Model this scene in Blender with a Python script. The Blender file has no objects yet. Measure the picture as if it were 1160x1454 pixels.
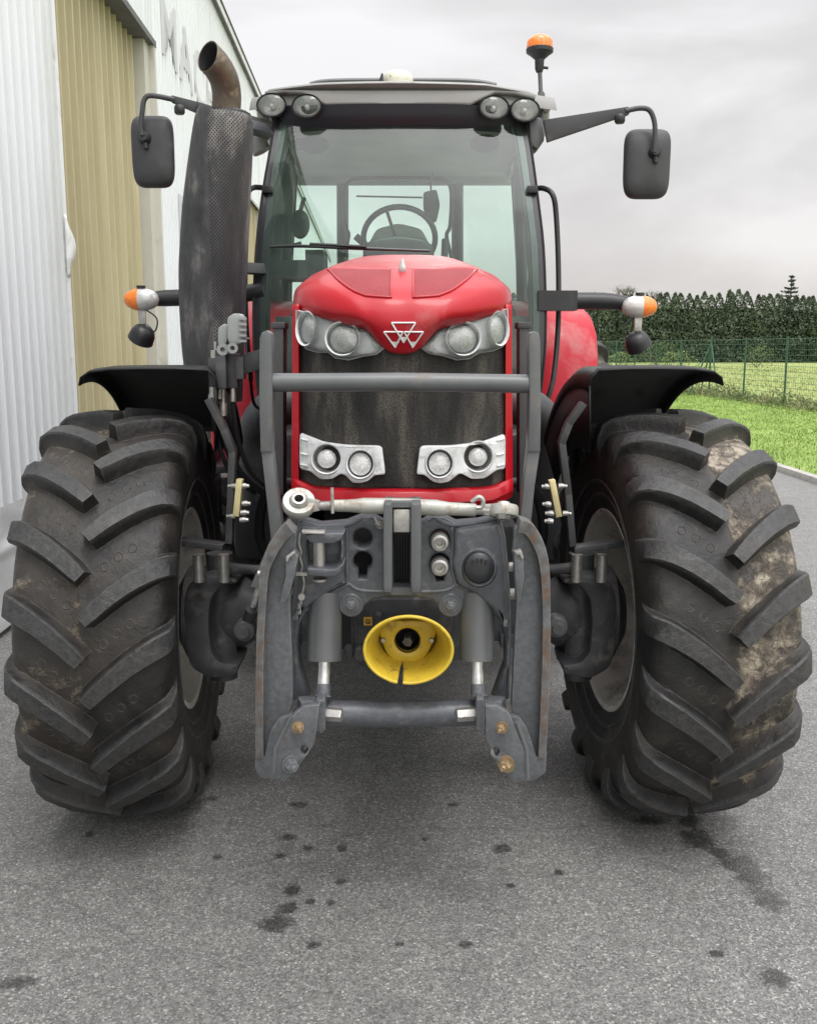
import bpy, bmesh, math, random
from mathutils import Vector, Matrix, noise
R = math.radians
random.seed(7)
sc = bpy.context.scene
col = sc.collection
H, F, PITCH = 1.65, 1370.0, math.atan(235/1370)
SP, CP = math.sin(PITCH), math.cos(PITCH)

def W(px, py, Y):
    """point at distance Y (metres ahead) seen at a given place of the survey photograph"""
    cx, cy = (px-580)/F, (727-py)/F
    f = CP + cy*SP; u = cy*CP - SP
    return Vector((cx*Y/f, Y, H + u*Y/f))
def WG(px, py, z=0.0):
    cx, cy = (px-580)/F, (727-py)/F
    f = CP + cy*SP; u = cy*CP - SP
    t = (z-H)/u
    return Vector((cx*t, f*t, z))

# ------------------------------------------------------------------ materials
def new_mat(name):
    m = bpy.data.materials.new(name); m.use_nodes = True
    nt = m.node_tree; b = nt.nodes['Principled BSDF']
    return m, nt, b
def nn(nt, t, **kw):
    n = nt.nodes.new(t)
    for k, v in kw.items():
        if k in n.inputs: n.inputs[k].default_value = v
        else: setattr(n, k, v)
    return n
def ramp(nt, fac, stops):
    r = nt.nodes.new('ShaderNodeValToRGB')
    e = r.color_ramp.elements
    while len(e) < len(stops): e.new(0.5)
    for i, (p, c) in enumerate(stops):
        e[i].position = p; e[i].color = (c, c, c, 1) if not hasattr(c, '__len__') else (*c, 1)
    nt.links.new(fac, r.inputs['Fac']); return r.outputs['Color']
def mixc(nt, fac, a, b, mode='MIX'):
    m = nt.nodes.new('ShaderNodeMix'); m.data_type = 'RGBA'; m.blend_type = mode
    for s, v in ((0, fac), (6, a), (7, b)):
        if hasattr(v, 'links') or isinstance(v, bpy.types.NodeSocket): nt.links.new(v, m.inputs[s])
        elif s == 0: m.inputs[0].default_value = v
        else: m.inputs[s].default_value = (*v, 1)
    return m.outputs[2]
def coords(nt, world=False):
    if world:
        return nt.nodes.new('ShaderNodeNewGeometry').outputs['Position']
    return nt.nodes.new('ShaderNodeTexCoord').outputs['Object']
def noise_n(nt, vec, scale, detail=5, rough=.55, dist=0):
    n = nn(nt, 'ShaderNodeTexNoise', Scale=scale, Detail=detail, Roughness=rough, Distortion=dist)
    nt.links.new(vec, n.inputs['Vector']); return n.outputs['Fac']
def scalev(nt, vec, s):
    m = nt.nodes.new('ShaderNodeMapping'); m.inputs['Scale'].default_value = s
    nt.links.new(vec, m.inputs['Vector']); return m.outputs[0]
def bump(nt, b, h, strength, dist=.002):
    bn = nn(nt, 'ShaderNodeBump', Strength=strength, Distance=dist)
    nt.links.new(h, bn.inputs['Height']); nt.links.new(bn.outputs[0], b.inputs['Normal'])
def edge_mask(nt, v, rad, lo=.012, hi=.12):
    bv = nn(nt, 'ShaderNodeBevel', samples=4); bv.inputs['Radius'].default_value = rad
    ge = nt.nodes.new('ShaderNodeNewGeometry')
    dt = nn(nt, 'ShaderNodeVectorMath', operation='DOT_PRODUCT'); nt.links.new(bv.outputs[0], dt.inputs[0]); nt.links.new(ge.outputs['Normal'], dt.inputs[1])
    sb = nn(nt, 'ShaderNodeMath', operation='SUBTRACT'); sb.inputs[0].default_value = 1; nt.links.new(dt.outputs['Value'], sb.inputs[1])
    mr = nn(nt, 'ShaderNodeMapRange'); mr.inputs[1].default_value = lo; mr.inputs[2].default_value = hi; nt.links.new(sb.outputs[0], mr.inputs[0])
    nz = ramp(nt, noise_n(nt, v, 38, 6, .7), [(.38, .15), (.60, 1)])
    mu = nn(nt, 'ShaderNodeMath', operation='MULTIPLY'); nt.links.new(mr.outputs[0], mu.inputs[0]); nt.links.new(nz, mu.inputs[1])
    return mu.outputs[0]
def M(name, c, rough=.5, metal=0, var=.18, vs=6, bmp=.15, bs=120, coat=0, dirt_veil=None, streak=False, spec=.5, edge=None):
    m, nt, b = new_mat(name)
    v = coords(nt, True)
    n1 = noise_n(nt, v, vs, 6)
    dark = tuple(x*(1-var) for x in c); lite = tuple(min(1, x*(1+var)) for x in c)
    cc = ramp(nt, n1, [(.3, dark), (.7, lite)])
    rr = None
    if dirt_veil:
        dc, amt, ds = dirt_veil
        vv = scalev(nt, v, (1, 1, .12)) if streak else v
        n2 = noise_n(nt, vv, ds, 8, .65, .4)
        f = ramp(nt, n2, [(.62-amt*.35, 0.0), (.78-amt*.25, 1.0)])
        cc = mixc(nt, f, cc, dc)
        rr = ramp(nt, f, [(0, rough), (1, min(1, rough+.35))])
    if edge: cc = mixc(nt, edge_mask(nt, v, .004), cc, edge)
    nt.links.new(cc, b.inputs['Base Color'])
    if rr: nt.links.new(rr, b.inputs['Roughness'])
    else: b.inputs['Roughness'].default_value = rough
    b.inputs['Metallic'].default_value = metal
    b.inputs['Coat Weight'].default_value = coat
    b.inputs['Coat Roughness'].default_value = .08
    b.inputs['Specular IOR Level'].default_value = spec
    if bmp: bump(nt, b, noise_n(nt, v, bs, 4), bmp, .0015)
    return m

RED = M('red_paint', (.40, .006, .014), .38, var=.05, vs=4, bmp=.03, bs=30, coat=.22, spec=.32, dirt_veil=((.42, .10, .10), .06, 7), edge=(.5, .06, .07))
RED2 = M('red_paint_faded', (.50, .018, .035), .42, var=.05, vs=3, bmp=.03, coat=.1, spec=.3, dirt_veil=((.5, .22, .22), .18, 2.5))
GREY = M('grey_iron_paint', (.082, .088, .099), .38, metal=.1, var=.16, vs=60, bmp=.5, bs=120, dirt_veil=((.17, .165, .155), .18, 32), edge=(.26, .27, .28))
GREYL = M('grey_worn_paint', (.105, .111, .120), .42, metal=.2, var=.22, vs=70, bmp=.6, bs=140, dirt_veil=((.10, .078, .06), .12, 34), edge=(.30, .30, .30))
GREYP = M('grey_guard_paint', (.105, .11, .113), .38, metal=.1, var=.12, vs=9, bmp=.12, dirt_veil=((.18, .15, .12), .1, 9))
RUST = M('rusty_edge', (.115, .115, .115), .6, metal=.3, var=.4, vs=40, bmp=.6, bs=120, dirt_veil=((.15, .088, .055), .38, 12), edge=(.32, .30, .28))
BOWL = M('lamp_bowl', (.60, .60, .59), .3, metal=.2, var=.2, vs=40, bmp=.3, bs=90)
CAST = M('axle_paint', (.038, .040, .043), .5, metal=.05, var=.3, vs=18, bmp=.5, dirt_veil=((.12, .11, .10), .24, 15), edge=(.13, .13, .13))
SILVER = M('zinc_steel', (.44, .43, .41), .42, metal=.75, var=.2, vs=40, bmp=.2, dirt_veil=((.32, .28, .22), .2, 30))
TLINK = M('top_link_paint', (.38, .38, .35), .48, metal=.35, var=.15, vs=20, bmp=.25, dirt_veil=((.26, .20, .15), .3, 22))
BRASS = M('brass_zinc', (.34, .25, .15), .45, metal=.7, var=.3, vs=50, bmp=.3)
ZYEL = M('yellow_zinc', (.60, .52, .28), .4, metal=.5, var=.15, vs=20, bmp=.1)
BLACK = M('black_plastic', (.018, .019, .022), .42, var=.2, vs=6, bmp=.15, bs=200, dirt_veil=((.06, .058, .055), .1, 6))
BLACKM = M('black_matt', (.012, .012, .013), .8, var=.3, vs=6, bmp=.2)
CABBLK = M('black_cab_paint', (.014, .015, .018), .3, var=.2, vs=6, bmp=.03, coat=.3, dirt_veil=((.05, .05, .05), .1, 8))
DGREY = M('dark_grey_plastic', (.045, .046, .05), .5, var=.2, vs=8, bmp=.15, dirt_veil=((.1, .095, .09), .2, 8))
ROOF = M('roof_grey', (.25, .25, .245), .4, var=.06, vs=3, bmp=.03, coat=.2, dirt_veil=((.24, .235, .22), .2, 7))
YEL = M('yellow_guard', (.56, .40, .035), .42, var=.12, vs=18, bmp=.12, dirt_veil=((.20, .14, .05), .16, 30))
CREAM = M('cream_plastic', (.62, .60, .50), .5, var=.06, bmp=.05, dirt_veil=((.4, .38, .3), .2, 20))
ORANGE = M('orange_lens', (.80, .20, .015), .18, var=.12, vs=60, bmp=.5, bs=150, coat=.6)
HOUSE = M('lamp_housing_silver', (.72, .73, .74), .35, metal=.05, var=.1, vs=20, bmp=.06, coat=.4, dirt_veil=((.36, .34, .31), .22, 24))
CHROME = M('lamp_chrome', (.66, .66, .65), .25, metal=.55, var=.25, vs=40, bmp=.4, bs=90)
LENS = M('lamp_lens', (.50, .50, .485), .16, metal=.1, var=.10, vs=90, bmp=.4, bs=220, coat=1)
RIM = M('wheel_rim_paint', (.50, .48, .44), .5, var=.1, vs=6, bmp=.1, dirt_veil=((.17, .15, .125), .35, 9))
WHITE = M('emblem_white', (.72, .72, .72), .4, var=.05, bmp=.05)
VISOR = M('visor_black', (.008, .009, .016), .55, var=.1, bmp=.0)
SEAT = M('seat_fabric', (.34, .38, .35), .9, var=.1, bmp=.2)
LINER = M('cab_liner', (.42, .46, .45), .85, var=.1, vs=4, bmp=.1)
WSHED = M('white_cladding', (.72, .745, .765), .5, var=.04, vs=.7, bmp=.03, dirt_veil=((.56, .575, .56), .22, 1.8), streak=True)
TRIM = M('flashing_white', (.76, .775, .785), .5, var=.04, vs=2, bmp=.05, dirt_veil=((.5, .49, .46), .25, 4))
GALV = M('dark_gutter', (.12, .12, .12), .6, var=.2)
BEIGE = M('jamb_beige', (.52, .51, .45), .6, var=.05, vs=3, bmp=.1, dirt_veil=((.38, .38, .32), .2, 2))
LETTER = M('faded_lettering', (.56, .565, .59), .6, var=.06, vs=4, bmp=0)
FGREEN = M('fence_green', (.03, .085, .05), .5, var=.2, bmp=.1)
BARK = M('bark', (.10, .075, .055), .9, var=.3, vs=9, bmp=.5, bs=30)

def yellow_sheet():
    m, nt, b = new_mat('aged_translucent_sheet')
    v = coords(nt, True)
    a = noise_n(nt, scalev(nt, v, (1, 3.5, .25)), 1.4, 6, .6)
    c1 = ramp(nt, a, [(.25, (.36, .315, .18)), (.75, (.58, .525, .345))])
    s = noise_n(nt, scalev(nt, v, (1, 9, .12)), 2.2, 7, .7)
    f = ramp(nt, s, [(.60, 0), (.74, .6)])
    nt.links.new(mixc(nt, f, c1, (.36, .31, .16)), b.inputs['Base Color'])
    b.inputs['Roughness'].default_value = .55
    bump(nt, b, noise_n(nt, v, 30, 4), .15, .003)
    return m
YSHEET = yellow_sheet()

def rubber():
    m, nt, b = new_mat('tyre_rubber')
    v = coords(nt)
    at = nt.nodes.new('ShaderNodeAttribute'); at.attribute_name = 'mud'
    n1 = noise_n(nt, v, 11, 8, .66)
    base = ramp(nt, n1, [(.35, (.005, .005, .006)), (.65, (.017, .016, .0155))])
    top = ramp(nt, noise_n(nt, v, 60, 6, .7), [(.3, (.014, .014, .015)), (.7, (.052, .051, .050))])
    base = mixc(nt, ramp(nt, at.outputs['Fac'], [(.10, 1), (.16, 0)]), base, top)
    n2 = noise_n(nt, v, 5.5, 9, .66, .6)
    n3 = noise_n(nt, v, 26, 8, .7, .4)
    s = nn(nt, 'ShaderNodeMath', operation='ADD'); nt.links.new(n2, s.inputs[0]); nt.links.new(at.outputs['Fac'], s.inputs[1])
    dust = ramp(nt, s.outputs[0], [(.68, 0), (1.0, .55)])
    base = mixc(nt, edge_mask(nt, v, .005, .02, .2), base, (.12, .117, .11))
    c = mixc(nt, dust, base, (.070, .058, .046))
    s2 = nn(nt, 'ShaderNodeMath', operation='MULTIPLY_ADD'); nt.links.new(n3, s2.inputs[0]); s2.inputs[1].default_value = .55; nt.links.new(s.outputs[0], s2.inputs[2])
    mud = ramp(nt, s2.outputs[0], [(1.27, 0), (1.42, .9)] if False else [(.0, 0), (1, 1)])
    mr = nn(nt, 'ShaderNodeMapRange'); mr.inputs[1].default_value = 1.23; mr.inputs[2].default_value = 1.40
    nt.links.new(s2.outputs[0], mr.inputs[0])
    mudc = ramp(nt, n3, [(.35, (.10, .078, .058)), (.65, (.33, .285, .22))])
    c = mixc(nt, mr.outputs[0], c, mudc)
    nt.links.new(c, b.inputs['Base Color'])
    rr = ramp(nt, n1, [(.3, .36), (.7, .62)]); nt.links.new(rr, b.inputs['Roughness'])
    b1 = nn(nt, 'ShaderNodeBump', Strength=.9, Distance=.006); nt.links.new(n3, b1.inputs['Height'])
    b2 = nn(nt, 'ShaderNodeBump', Strength=.5, Distance=.012); nt.links.new(mr.outputs[0], b2.inputs['Height']); nt.links.new(b1.outputs[0], b2.inputs['Normal'])
    b3 = nn(nt, 'ShaderNodeBump', Strength=.35, Distance=.001); nt.links.new(noise_n(nt, v, 220, 3), b3.inputs['Height']); nt.links.new(b2.outputs[0], b3.inputs['Normal'])
    nt.links.new(b3.outputs[0], b.inputs['Normal'])
    return m
RUBBER = rubber()

def glass_mat(name, tint, refl=1.0, dirt_veil=.1):
    m = bpy.data.materials.new(name); m.use_nodes = True
    nt = m.node_tree; nt.nodes.clear()
    out = nt.nodes.new('ShaderNodeOutputMaterial')
    tr = nn(nt, 'ShaderNodeBsdfTransparent'); tr.inputs[0].default_value = (*tint, 1)
    gl = nn(nt, 'ShaderNodeBsdfGlossy'); gl.inputs['Roughness'].default_value = .03
    fr = nn(nt, 'ShaderNodeFresnel'); fr.inputs['IOR'].default_value = 1.5
    mu = nn(nt, 'ShaderNodeMath', operation='MULTIPLY'); nt.links.new(fr.outputs[0], mu.inputs[0]); mu.inputs[1].default_value = refl
    mx = nt.nodes.new('ShaderNodeMixShader'); nt.links.new(mu.outputs[0], mx.inputs[0]); nt.links.new(tr.outputs[0], mx.inputs[1]); nt.links.new(gl.outputs[0], mx.inputs[2])
    df = nn(nt, 'ShaderNodeBsdfDiffuse'); df.inputs[0].default_value = (.36, .46, .41, 1)  # pale film: dust plus the veil of reflected sky, put into its colour
    v = coords(nt, True)
    f = ramp(nt, noise_n(nt, v, 5, 8, .6, .5), [(.35, dirt_veil*.35), (.75, dirt_veil)])
    m2 = nt.nodes.new('ShaderNodeMixShader'); nt.links.new(f, m2.inputs[0]); nt.links.new(mx.outputs[0], m2.inputs[1]); nt.links.new(df.outputs[0], m2.inputs[2])
    nt.links.new(m2.outputs[0], out.inputs[0])
    return m
WSCREEN = glass_mat('windscreen_glass', (.78, .95, .87), 1.2, .10)
SIDEGL = glass_mat('cab_side_glass', (.90, .96, .93), 1.0, .06)
CLEAR = glass_mat('clear_lamp_cover', (.97, .97, .97), 1.1, .16)

def facet_mat():
    m, nt, b = new_mat('faceted_reflector')
    v = coords(nt, True)
    vo = nn(nt, 'ShaderNodeTexVoronoi', Scale=190.0); nt.links.new(v, vo.inputs['Vector'])
    sc0 = nt.nodes.new('ShaderNodeSeparateColor'); nt.links.new(vo.outputs['Color'], sc0.inputs[0])
    nt.links.new(ramp(nt, sc0.outputs[0], [(0, (.50, .50, .50)), (1, (.68, .68, .67))]), b.inputs['Base Color'])
    b.inputs['Metallic'].default_value = .3; b.inputs['Roughness'].default_value = .22
    bump(nt, b, vo.outputs['Distance'], .4, .002)
    return m
FACET = facet_mat()
LENSF = FACET.copy(); LENSF.name = 'fluted_lens'
_b = LENSF.node_tree.nodes['Principled BSDF']; _b.inputs['Metallic'].default_value = .08; _b.inputs['Coat Weight'].default_value = 1; _b.inputs['Roughness'].default_value = .15
def grille_mat():
    m, nt, b = new_mat('dusty_black_mesh')
    v = coords(nt, True)
    st = noise_n(nt, scalev(nt, v, (1, 1, .22)), 13, 8, .6, .3)
    big = noise_n(nt, scalev(nt, v, (1, 1, .4)), 5, 6, .6)
    ad = nn(nt, 'ShaderNodeMath', operation='ADD'); nt.links.new(st, ad.inputs[0]); nt.links.new(big, ad.inputs[1])
    hf = nn(nt, 'ShaderNodeMath', operation='MULTIPLY'); nt.links.new(ad.outputs[0], hf.inputs[0]); hf.inputs[1].default_value = .5
    c = ramp(nt, hf.outputs[0], [(.42, (.006, .006, .006)), (.50, (.028, .025, .022)), (.58, (.085, .075, .063))])
    vo = nn(nt, 'ShaderNodeTexVoronoi', Scale=170.0); nt.links.new(v, vo.inputs['Vector'])
    hole = ramp(nt, vo.outputs['Distance'], [(.25, .35), (.5, 1)])
    nt.links.new(mixc(nt, 1, c, hole, 'MULTIPLY'), b.inputs['Base Color'])
    b.inputs['Roughness'].default_value = .75
    bump(nt, b, vo.outputs['Distance'], .5, .002)
    return m
GRILLE = grille_mat()
def redmesh_mat():
    m, nt, b = new_mat('red_vent_mesh')
    v = coords(nt, True)
    vo = nn(nt, 'ShaderNodeTexVoronoi', Scale=230.0); nt.links.new(v, vo.inputs['Vector'])
    h = ramp(nt, vo.outputs['Distance'], [(.2, (.10, .006, .008)), (.5, (.27, .012, .02))])
    f = ramp(nt, noise_n(nt, v, 8, 6), [(.35, .0), (.7, .35)])
    nt.links.new(mixc(nt, f, h, (.30, .04, .05)), b.inputs['Base Color'])
    b.inputs['Roughness'].default_value = .6
    bump(nt, b, vo.outputs['Distance'], .4, .002)
    return m
REDMESH = redmesh_mat()
def exhaust_shield_mat():
    m, nt, b = new_mat('perforated_heat_shield')
    v = coords(nt)
    sp = nt.nodes.new('ShaderNodeSeparateXYZ'); nt.links.new(v, sp.inputs[0])
    an = nn(nt, 'ShaderNodeMath', operation='ARCTAN2'); nt.links.new(sp.outputs[0], an.inputs[0]); nt.links.new(sp.outputs[1], an.inputs[1])
    def mth(op, a, bb=None):
        n = nn(nt, 'ShaderNodeMath', operation=op)
        for i, q in enumerate((a, bb)):
            if q is None: continue
            if isinstance(q, (int, float)): n.inputs[i].default_value = q
            else: nt.links.new(q, n.inputs[i])
        return n.outputs[0]
    k = 60.0
    ua = mth('MULTIPLY', an.outputs[0], k); ub = mth('MULTIPLY', sp.outputs[2], 400.0)
    s1 = mth('SINE', mth('ADD', ua, ub)); s2 = mth('SINE', mth('SUBTRACT', ua, ub))
    hole = mth('GREATER_THAN', mth('ADD', s1, s2), .55)
    # perforation only on the face turned forward and inward (a band of the drum)
    a2 = mth('ABSOLUTE', mth('SUBTRACT', an.outputs[0], 2.75))
    band = mth('LESS_THAN', a2, .72)
    zlim = mth('LESS_THAN', sp.outputs[2], .36)
    hole = mth('MULTIPLY', hole, mth('MULTIPLY', band, zlim))
    n1 = noise_n(nt, scalev(nt, v, (1, 1, .35)), 6, 9, .68, .3)
    c = ramp(nt, n1, [(.38, (.022, .023, .025)), (.52, (.055, .055, .058)), (.64, (.20, .19, .18))])
    bl = noise_n(nt, v, 30, 6, .7)
    c = mixc(nt, ramp(nt, bl, [(.5, 0), (.72, .5)]), c, (.035, .035, .037))
    c = mixc(nt, hole, c, (.002, .002, .002))
    nt.links.new(c, b.inputs['Base Color']); b.inputs['Roughness'].default_value = .6; b.inputs['Metallic'].default_value = .2
    inv = mth('SUBTRACT', 1.0, hole); bump(nt, b, inv, .6, .003)
    return m
SHIELD = exhaust_shield_mat()
PIPE = M('heat_browned_pipe', (.13, .105, .082), .5, metal=.6, var=.25, vs=12, bmp=.3, dirt_veil=((.30, .25, .2), .3, 20))

def asphalt():
    m, nt, b = new_mat('asphalt')
    v = coords(nt, True)
    big = noise_n(nt, v, .5, 5); mid = noise_n(nt, v, 3, 6, .6)
    base = ramp(nt, big, [(.3, (.138, .1355, .131)), (.7, (.200, .197, .190))])
    base = mixc(nt, ramp(nt, mid, [(.3, .0), (.7, .3)]), base, (.17, .167, .162))
    vo = nn(nt, 'ShaderNodeTexVoronoi', Scale=170.0, Randomness=1.0); nt.links.new(v, vo.inputs['Vector'])
    st = nt.nodes.new('ShaderNodeSeparateColor'); nt.links.new(vo.outputs['Color'], st.inputs[0])
    agg = ramp(nt, st.outputs[0], [(0, .45), (.5, .90), (.90, 1.28), (1, 2.2)])
    c = mixc(nt, .85, base, agg, 'MULTIPLY')
    vo2 = nn(nt, 'ShaderNodeTexVoronoi', Scale=380.0); nt.links.new(v, vo2.inputs['Vector'])
    st2 = nt.nodes.new('ShaderNodeSeparateColor'); nt.links.new(vo2.outputs['Color'], st2.inputs[0])
    c = mixc(nt, .8, c, ramp(nt, st2.outputs[0], [(0, .7), (.7, 1.0), (.95, 1.25), (1, 1.9)]), 'MULTIPLY')
    c = mixc(nt, 1, c, ramp(nt, noise_n(nt, v, 9, 8, .75), [(.3, .80), (.7, 1.18)]), 'MULTIPLY')
    fine = noise_n(nt, v, 260, 3)
    c = mixc(nt, .5, c, ramp(nt, fine, [(.3, .6), (.7, 1.4)]), 'MULTIPLY')
    # damp drip spots, in clusters, and one wet run by the right wheel
    dn = noise_n(nt, scalev(nt, v, (1, .6, 1)), 7.5, 3, .5)
    dc = noise_n(nt, v, 1.1, 2)
    sp = nn(nt, 'ShaderNodeMath', operation='MULTIPLY_ADD'); nt.links.new(dc, sp.inputs[0]); sp.inputs[1].default_value = .35; nt.links.new(dn, sp.inputs[2])
    wet = nn(nt, 'ShaderNodeMapRange'); wet.inputs[1].default_value = .93; wet.inputs[2].default_value = .97; nt.links.new(sp.outputs[0], wet.inputs[0])
    wsum = wet.outputs[0]
    for (px, py, rad, ln) in SPOTS:
        p = WG(px, py); rad *= .62
        d = nt.nodes.new('ShaderNodeMapping'); d.inputs['Location'].default_value = (-p.x, -p.y/ln, 0); d.inputs['Scale'].default_value = (1, 1/ln, 0)
        nt.links.new(v, d.inputs[0])
        ln_ = nn(nt, 'ShaderNodeVectorMath', operation='LENGTH'); nt.links.new(d.outputs[0], ln_.inputs[0])
        wob = nn(nt, 'ShaderNodeMath', operation='MULTIPLY_ADD'); nt.links.new(WOB(nt, v), wob.inputs[0]); wob.inputs[1].default_value = -rad*2.9; nt.links.new(ln_.outputs['Value'], wob.inputs[2])
        r_ = nn(nt, 'ShaderNodeMapRange'); r_.inputs[1].default_value = -rad*.85; r_.inputs[2].default_value = rad*-.35; r_.inputs[3].default_value = 1; r_.inputs[4].default_value = 0
        nt.links.new(wob.outputs[0], r_.inputs[0])
        mx = nn(nt, 'ShaderNodeMath', operation='MAXIMUM'); nt.links.new(wsum, mx.inputs[0]); nt.links.new(r_.outputs[0], mx.inputs[1]); wsum = mx.outputs[0]
    wf = nn(nt, 'ShaderNodeMath', operation='MULTIPLY'); nt.links.new(wsum, wf.inputs[0]); wf.inputs[1].default_value = .78
    c = mixc(nt, wf.outputs[0], c, mixc(nt, .95, c, (.15, .15, .15), 'MULTIPLY'))
    # pale lime stains
    ps = noise_n(nt, scalev(nt, v, (1, 1.6, 1)), 2.3, 7, .7)
    c = mixc(nt, ramp(nt, ps, [(.71, 0), (.76, .5)]), c, (.33, .32, .27))
    # hairline cracks
    cv = nn(nt, 'ShaderNodeTexVoronoi', feature='DISTANCE_TO_EDGE', Scale=.62)
    wv = nt.nodes.new('ShaderNodeMixRGB'); wv.inputs[0].default_value = .12
    nz = nn(nt, 'ShaderNodeTexNoise', Scale=4.0, Detail=6.0); nt.links.new(v, nz.inputs['Vector'])
    nt.links.new(v, wv.inputs[1]); nt.links.new(nz.outputs['Color'], wv.inputs[2]); nt.links.new(wv.outputs[0], cv.inputs['Vector'])
    cr = ramp(nt, cv.outputs['Distance'], [(.0, .35), (.0025, 0)])
    c = mixc(nt, cr, c, (.05, .05, .05))
    nt.links.new(c, b.inputs['Base Color'])
    rg = ramp(nt, wsum, [(0, .78), (1, .32)]); nt.links.new(rg, b.inputs['Roughness'])
    b1 = nn(nt, 'ShaderNodeBump', Strength=.35, Distance=.003); nt.links.new(vo.outputs['Distance'], b1.inputs['Height'])
    b2 = nn(nt, 'ShaderNodeBump', Strength=.4, Distance=.002); nt.links.new(fine, b2.inputs['Height']); nt.links.new(b1.outputs[0], b2.inputs['Normal'])
    nt.links.new(b2.outputs[0], b.inputs['Normal'])
    return m
_w = {}
def WOB(nt, v):
    if 'n' not in _w: _w['n'] = noise_n(nt, v, 24, 6, .8)
    return _w['n']
SPOTS = [(410, 1190, .05, .8), (425, 1143, .07, .5), (437, 1205, .03, 1), (485, 1205, .03, 1.3), (485, 1252, .03, 1), (397, 1216, .03, 1), (415, 1265, .045, 1.4),
         (392, 1312, .09, .9), (410, 1290, .05, 1.2), (440, 1280, .03, 1), (468, 1283, .025, 1), (445, 1342, .035, 1), (567, 1341, .025, 1), (660, 1341, .035, 1),
         (712, 1206, .055, 1), (642, 1143, .035, .8), (603, 1192, .02, 1), (300, 1135, .04, 1), (128, 1186, .03, 1.3), (1018, 1355, .04, 1), (1100, 1390, .07, 1), (25, 1397, .08, .6),
         (962, 1148, .11, 1.3), (978, 1165, .08, 1.4), (990, 1192, .10, 1.4), (1022, 1212, .07, 1), (1050, 1228, .11, .9), (1068, 1246, .10, 1), (1092, 1278, .09, 1.3), (920, 1165, .10, .6), (1055, 1130, .1, .6), (310, 1217, .03, 1), (793, 1239, .03, 1), (725, 1258, .03, 1)]
ASPH = asphalt()

def ground_green(name, a, b_, c_, sc1):
    m, nt, b = new_mat(name)
    v = coords(nt, True)
    n = noise_n(nt, v, sc1, 8, .65)
    c = ramp(nt, n, [(.3, a), (.52, b_), (.75, c_)])
    n2 = noise_n(nt, scalev(nt, v, (1, .5, 1)), 40, 4, .7)
    c = mixc(nt, .7, c, ramp(nt, n2, [(.3, .55), (.7, 1.4)]), 'MULTIPLY')
    nt.links.new(c, b.inputs['Base Color']); b.inputs['Roughness'].default_value = .9
    bump(nt, b, n2, .8, .03)
    return m
LAWN = ground_green('lawn_turf', (.16, .24, .045), (.22, .31, .07), (.29, .36, .11), .8)
FIELD = ground_green('meadow_turf', (.19, .24, .065), (.27, .32, .10), (.33, .36, .15), .25)
def leaf_mat(name, a, b_):
    m, nt, b = new_mat(name)
    v = coords(nt, True)
    at = nt.nodes.new('ShaderNodeAttribute'); at.attribute_name = 'tone'
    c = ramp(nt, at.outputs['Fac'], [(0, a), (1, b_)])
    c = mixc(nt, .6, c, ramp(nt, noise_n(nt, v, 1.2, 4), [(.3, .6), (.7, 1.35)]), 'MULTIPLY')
    nt.links.new(c, b.inputs['Base Color']); b.inputs['Roughness'].default_value = .6
    b.inputs['Specular IOR Level'].default_value = .25
    return m
LEAFH = leaf_mat('cypress_foliage', (.050, .072, .048), (.12, .152, .092))  # leaf tones paled towards blue: distance haze put into the colour
LEAFS = leaf_mat('shrub_foliage', (.05, .09, .025), (.17, .22, .075))
LEAFW = leaf_mat('weeds_foliage', (.09, .14, .045), (.26, .26, .13))
LEAFG = leaf_mat('grass_blades', (.14, .23, .04), (.28, .39, .095))
KERBM = M('kerb_concrete', (.34, .33, .31), .85, var=.12, vs=3, bmp=.5, bs=60, dirt_veil=((.2, .2, .17), .2, 6))

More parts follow.
